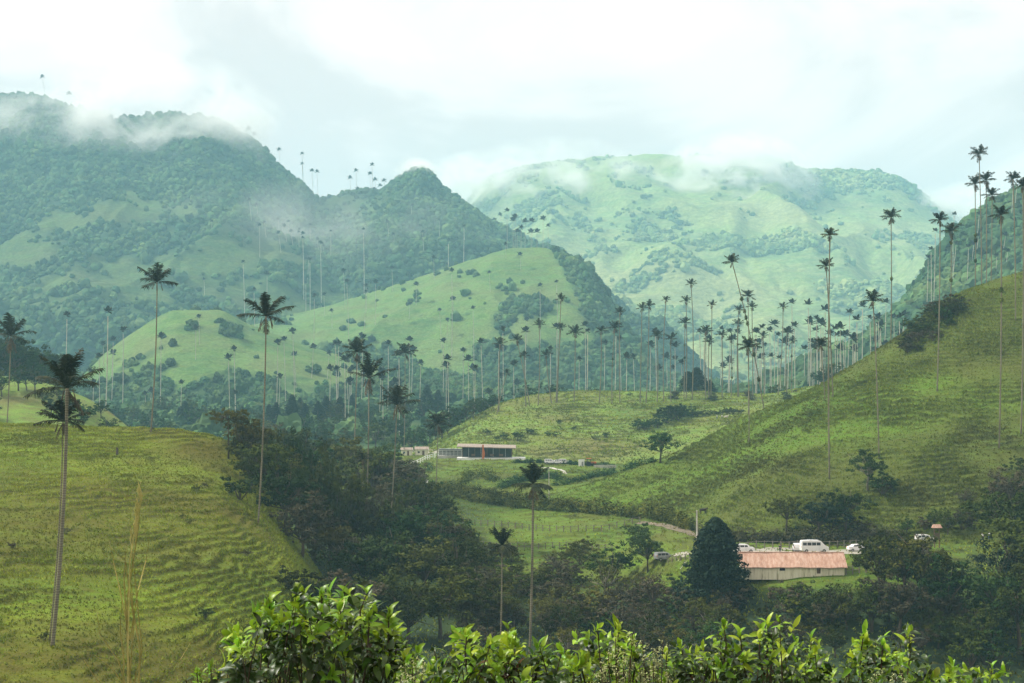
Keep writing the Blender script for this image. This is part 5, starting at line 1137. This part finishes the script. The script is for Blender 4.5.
def bush(outline, d, label, seed, density=1.0, thick=1.3, leaf=.12, brown=.02, young=.55):
    """outline: crown top as (px, py) pairs; branches rise from the ground to twig tips below that line"""
    r = random.Random(seed); xs = [p[0] for p in outline]; tp = [p[1] for p in outline]
    cx = (xs[0] + xs[-1]) / 2; base = foot(cx, d); e_ = empty('leafy_shrub', base, 0, label, 'shrub', 'leafy shrubs in the foreground'); bz = np.array(base[:])
    fol = MB(); yng = MB(); tw = MB(); wpx = xs[-1] - xs[0]
    n = int(wpx * 2.6 * density)
    for k in range(n):
        px = r.uniform(xs[0], xs[-1]); dd = d + r.uniform(-.5, 1) * thick; top = np.interp(px, xs, tp)
        u = r.random() ** 1.15; py = top + (6 + u * (150 - 0)) ; 
        if py > 760: continue
        clump = 44 * (vn(np.array([px / 17.0 + seed * 5]), np.array([dd * 2.0]), 5)[0] - .3); py += max(-8, clump)
        P = at(px, py, dd) - bz
        upper = u < .22
        ax = Vector((r.uniform(-1.2, 1.2), r.uniform(-.9, .3), 1.0 if upper else r.uniform(.2, 1)))
        isy = r.random() < (young if upper else .16 if u < .5 else .05)
        if isy: rosette(yng, P, ax, r.randint(5, 8), leaf * r.uniform(.6, 1.15), r, 0, (8, 80))
        else: rosette(fol, P, ax, r.randint(6, 10), leaf * (r.uniform(.8, 1.15) if r.random() < .7 else r.uniform(.4, .6)), r, 1 if r.random() < brown else 0, (35, 115))
        if k % 9 == 0 or (upper and k % 3 == 0):
            g0 = np.array([P[0] * .35 + r.uniform(-.1, .1), P[1] * .4, -.1]); md = (g0 + P) / 2 + np.array([P[0] * .25 + r.uniform(-.16, .16), 0, .1])
            tw.tube([g0, md, (md + P) / 2 + np.array([P[0] * .06, 0, .02]), P], [.008, .006, .004, .0025], 4, cap=False)
    # two or three leading shoots that stand above the crown line
    for k in range(int(wpx / 22)):
        px = r.uniform(xs[0] + 8, xs[-1] - 8); top = np.interp(px, xs, tp); dd = d + r.uniform(-.5, .4); P = at(px, top + r.uniform(-1, 16), dd) - bz; Q_ = at(px + r.uniform(-8, 8), top + 46, dd) - bz
        tw.tube([Q_, (P + Q_) / 2 + [r.uniform(-.03, .03), 0, 0], P], [.006, .005, .003], 4, cap=False)
        rosette(yng, P, (r.uniform(-.3, .3), r.uniform(-.3, .1), 1), r.randint(6, 9), leaf * r.uniform(.8, 1.2), r, 0, (5, 70))
        for t in (.3, .55, .8): rosette(yng if r.random() < .5 else fol, P * (1 - t) + Q_ * t, (r.uniform(-.4, .4), -.2, 1), 4, leaf, r, 0, (45, 85))
    fol.build('foliage', [M['old_leaf'], M['brown_leaf']], e_, True); yng.build('young_leaves', M['young_leaf'], e_, True); tw.build('stems', M['twig'], e_)
bush([(222, 650), (232, 622), (248, 612), (268, 600), (285, 596), (302, 582), (318, 580), (335, 600), (352, 590), (366, 582), (380, 608), (396, 622), (408, 640)], 9.0, 'leafy glossy shrub with lime shoot tips rising highest, on the left of the foreground', 1, 1.15, 1.2, .125)
bush([(396, 655), (410, 640), (425, 634), (436, 650)], 8.2, 'low bright shrub in the gap right of the highest foreground shrub', 2, .8, .8, .10)
bush([(430, 649), (445, 631), (460, 625), (478, 615), (496, 639), (512, 627), (528, 649), (545, 641), (560, 649)], 9.0, 'lime tipped shrub at the foot of the pale stemmed palm', 3, 1.15, 1.0, .11, young=.7)
bush([(552, 641), (572, 637), (590, 641), (604, 619), (612, 611), (622, 625), (640, 645), (660, 649), (676, 649)], 8.6, 'light green shrub under the scrub with one raised shoot', 4, 1.1, 1.0, .105, young=.7)
bush([(668, 649), (682, 629), (700, 635), (722, 618), (745, 637), (762, 625), (782, 615), (800, 635), (818, 631), (836, 659)], 9.2, 'dense dark shrub with scattered lime tips below the barn', 5, 1.25, 1.2, .10, brown=.04, young=.3)
bush([(842, 650), (858, 630), (876, 624), (896, 632), (912, 628), (928, 646), (940, 664)], 9.0, 'sparse shrub with upright shoots right of the dense dark one', 6, .9, .9, .10, young=.45)
bush([(930, 668), (955, 660), (975, 656), (992, 668), (1010, 672)], 8.4, 'low lime tipped shrub at the lower right corner', 7, .9, .8, .10)
bush([(-20, 676), (20, 690), (60, 700), (120, 694), (180, 676), (222, 655), (232, 670)], 9.6, 'low dark undergrowth shrub at the bottom left corner', 8, .6, .8, .07, brown=.1, young=.1)
def flowers(px, py, n, d, label, seed):
    r = random.Random(seed); b = foot(px, d); bz = np.array(b[:]); e_ = empty('flowering_weed', b, 0, label, 'plant'); st = MB(); fl = MB(); rn = np.random.default_rng(seed)
    for k in range(n):
        st = MB(); fl = MB(); P = at(px + r.uniform(-18, 18), py + r.uniform(0, 40), d + r.uniform(-.2, .2)) - bz
        st.tube([(r.uniform(-.05, .05), 0, -.1), P * .5, P], [.005, .004, .002], 4)
        for q in range(5): leafcloud(fl, P - [r.uniform(-.03, .03), 0, q * .022], (.018, .018, .018), 14, .006, rn)
        fl.build('flower_head', M['flower'], e_); st.build('stem', M['twig'], e_)
flowers(618, 634, 12, 8.0, 'pale cream flowering weed in front of the light green shrub', 1)
flowers(655, 640, 14, 8.0, 'cream flower spikes left of the dense dark shrub', 2)
flowers(410, 655, 9, 7.6, 'pale flowering weed beside the highest foreground shrub', 3)
flowers(885, 668, 7, 8.0, 'faint pale flowering weed under the sparse shrub', 4)
def straw():
    d = 4.0; b = foot(130, d); bz = np.array(b[:]); e_ = empty('grass_stalk', b, 0, 'tall straw coloured grass stalk standing alone at the lower left', 'grass plant'); r = random.Random(4)
    def blade(mb, pts, w):
        A = np.array([at(x, y, d + q) - bz for x, y, q in pts]); n = 10; t = np.linspace(0, 1, n); T = np.linspace(0, 1, len(A)); P = np.stack([np.interp(t, T, A[:, i]) for i in range(3)], -1)
        ww = w * .42 * np.interp(t, [0, .5, .9, 1], [1, .9, .4, .05]); s = np.array([1, .2, 0]); V = np.stack([P - s * ww[:, None], P + [0, .003, 0], P + s * ww[:, None]], 1).reshape(-1, 3)
        i = (np.arange(n - 1) * 3)[:, None]; mb.add(V, Q=np.vstack([i + [0, 1, 4, 3], i + [1, 2, 5, 4]]))
    s_ = MB(); st = np.array([at(128, 800, d) - bz, at(128, 640, d) - bz, at(130, 560, d) - bz, at(141, 493, d) - bz]); s_.tube(st, [.0024, .0022, .0018, .0008], 6); s_.build('stalk', M['straw'], e_)
    B = MB()
    for pts, w in [([(128, 700, 0), (127, 600, 0), (138, 530, 0), (141, 496, 0)], .004), ([(128, 700, 0), (134, 620, 0), (125, 560, 0), (108, 545, -.1)], .004), ([(130, 640, 0), (120, 590, .05), (113, 560, .1), (109, 540, .1)], .0035),
        ([(130, 640, 0), (138, 590, 0), (146, 560, .1), (150, 535, .1)], .0035), ([(130, 700, 0), (118, 660, 0), (100, 635, 0), (97, 612, 0)], .004), ([(128, 690, 0), (112, 668, 0), (95, 655, 0), (86, 655, 0)], .0035), ([(130, 700, 0), (142, 650, 0), (136, 590, 0), (129, 520, 0)], .004),
        ([(132, 700, 0), (128, 650, 0), (124, 580, 0), (126, 545, 0)], .005), ([(135, 700, 0), (160, 680, 0), (180, 660, 0), (195, 635, .1)], .003), ([(128, 700, 0), (104, 690, 0), (90, 670, 0), (84, 660, 0)], .004), ([(138, 700, 0), (140, 650, 0), (133, 610, 0), (131, 580, 0)], .006), ([(122, 700, 0), (124, 660, 0), (120, 630, 0), (122, 600, 0)], .005)]: blade(B, pts, w)
    B.build('blades', M['straw'], e_)
    H = MB()
    for k in range(34):
        t = k / 34; c = at(133 + 8 * t + r.uniform(-1.5, 1.5), 548 - 54 * t, d) - bz; H.tube([c, c + [r.uniform(-.007, .007), 0, .022], c + [r.uniform(-.01, .01), 0, .045]], [.0006, .0013, .0004], 4)
    H.build('seed_head', M['straw'], e_)
straw()

# ------------------------------------------------------------------ low cloud caught on the mountains
def mist(px, py, d, rx, ry, rz, dens, label, seed):
    c = at(px, py, d); V, T = ico(3)
    m = bpy.data.materials.new('mist'); m.use_nodes = True; nt = m.node_tree; nt.nodes.clear()
    tc = N(nt, 'ShaderNodeTexCoord'); ln = N(nt, 'ShaderNodeVectorMath', {0: tc.outputs['Object']}, operation='LENGTH')
    fall = N(nt, 'ShaderNodeMapRange', {0: ln.outputs['Value'], 1: .95, 2: .15, 3: 0.0, 4: 1.0}, clamp=True)
    mp = N(nt, 'ShaderNodeMapping', {0: tc.outputs['Object'], 'Scale': (rx / 120, ry / 120, rz / 90), 'Location': (seed * 3.1, seed, 0), 'Rotation': (0, .5, 0)})
    ns = N(nt, 'ShaderNodeTexNoise', {0: mp.outputs[0], 'Scale': 1.3, 'Detail': 4, 'Roughness': .6, 'Distortion': .6})
    k = N(nt, 'ShaderNodeMapRange', {0: ns.outputs[0], 1: .44, 2: .72, 3: 0.0, 4: 1.0}, clamp=True)
    a = N(nt, 'ShaderNodeMath', {0: fall.outputs[0], 1: k.outputs[0]}, operation='MULTIPLY'); b_ = N(nt, 'ShaderNodeMath', {0: a.outputs[0], 1: dens}, operation='MULTIPLY')
    v = N(nt, 'ShaderNodeVolumePrincipled', {'Color': (1, 1, .99, 1), 'Density': b_.outputs[0], 'Anisotropy': 0.2}); v.inputs['Density Attribute'].default_value = ''
    o_ = N(nt, 'ShaderNodeOutputMaterial'); nt.links.new(v.outputs[0], o_.inputs['Volume'])
    o = link(bpy.data.objects.new('mist', fast_mesh('mist', V, T, None, [m]))); o.location = c.tolist(); o.scale = (rx, ry, rz)
    tag(o, label, 'mist', None, 'stuff')
MIST = True
if MIST:
    mist(150, 142, 2360, 270, 140, 170, .055, 'wisp of low cloud caught on the big mountain top', 1)
    mist(20, 140, 2380, 130, 100, 100, .05, 'thin cloud on the left shoulder of the big mountain', 2)
    mist(735, 195, 3800, 260, 190, 190, .10, 'bright cloud patch lying in the far mountain hollow', 3)
    mist(480, 180, 3900, 170, 150, 90, .05, 'cloud hiding the left end of the far mountain crest', 4)
    mist(950, 215, 3900, 220, 150, 110, .05, 'cloud hiding the right end of the far mountain crest', 5)
    mist(560, 190, 3800, 330, 180, 160, .03, 'faint cloud veil on the upper left of the far mountain', 7)
    mist(300, 250, 2050, 330, 160, 120, .006, 'faint mist drifting in the valley below the small peak', 8)
    mist(415, 172, 2330, 45, 60, 26, .09, 'thin cloud around the small peak', 6)
# ------------------------------------------------------------------ haze
def haze():
    m = bpy.data.materials.new('haze'); m.use_nodes = True; nt = m.node_tree; nt.nodes.clear()
    v = N(nt, 'ShaderNodeVolumePrincipled', {'Color': c4(HAZE_COLOR), 'Density': HAZE_DENSITY, 'Anisotropy': 0.0})
    v.inputs['Density Attribute'].default_value = ''
    o = N(nt, 'ShaderNodeOutputMaterial'); nt.links.new(v.outputs[0], o.inputs['Volume'])
    try: m.cycles.homogeneous_volume = True
    except Exception: pass
    mb = MB(); z0, z1 = -60, 790
    mb.box((0, 3290, (z0 + z1) / 2), (12300, 6760, z1 - z0))
    tag(mb.build('haze', m), 'pale blue haze filling the valley air', 'haze', None, 'stuff')
haze()
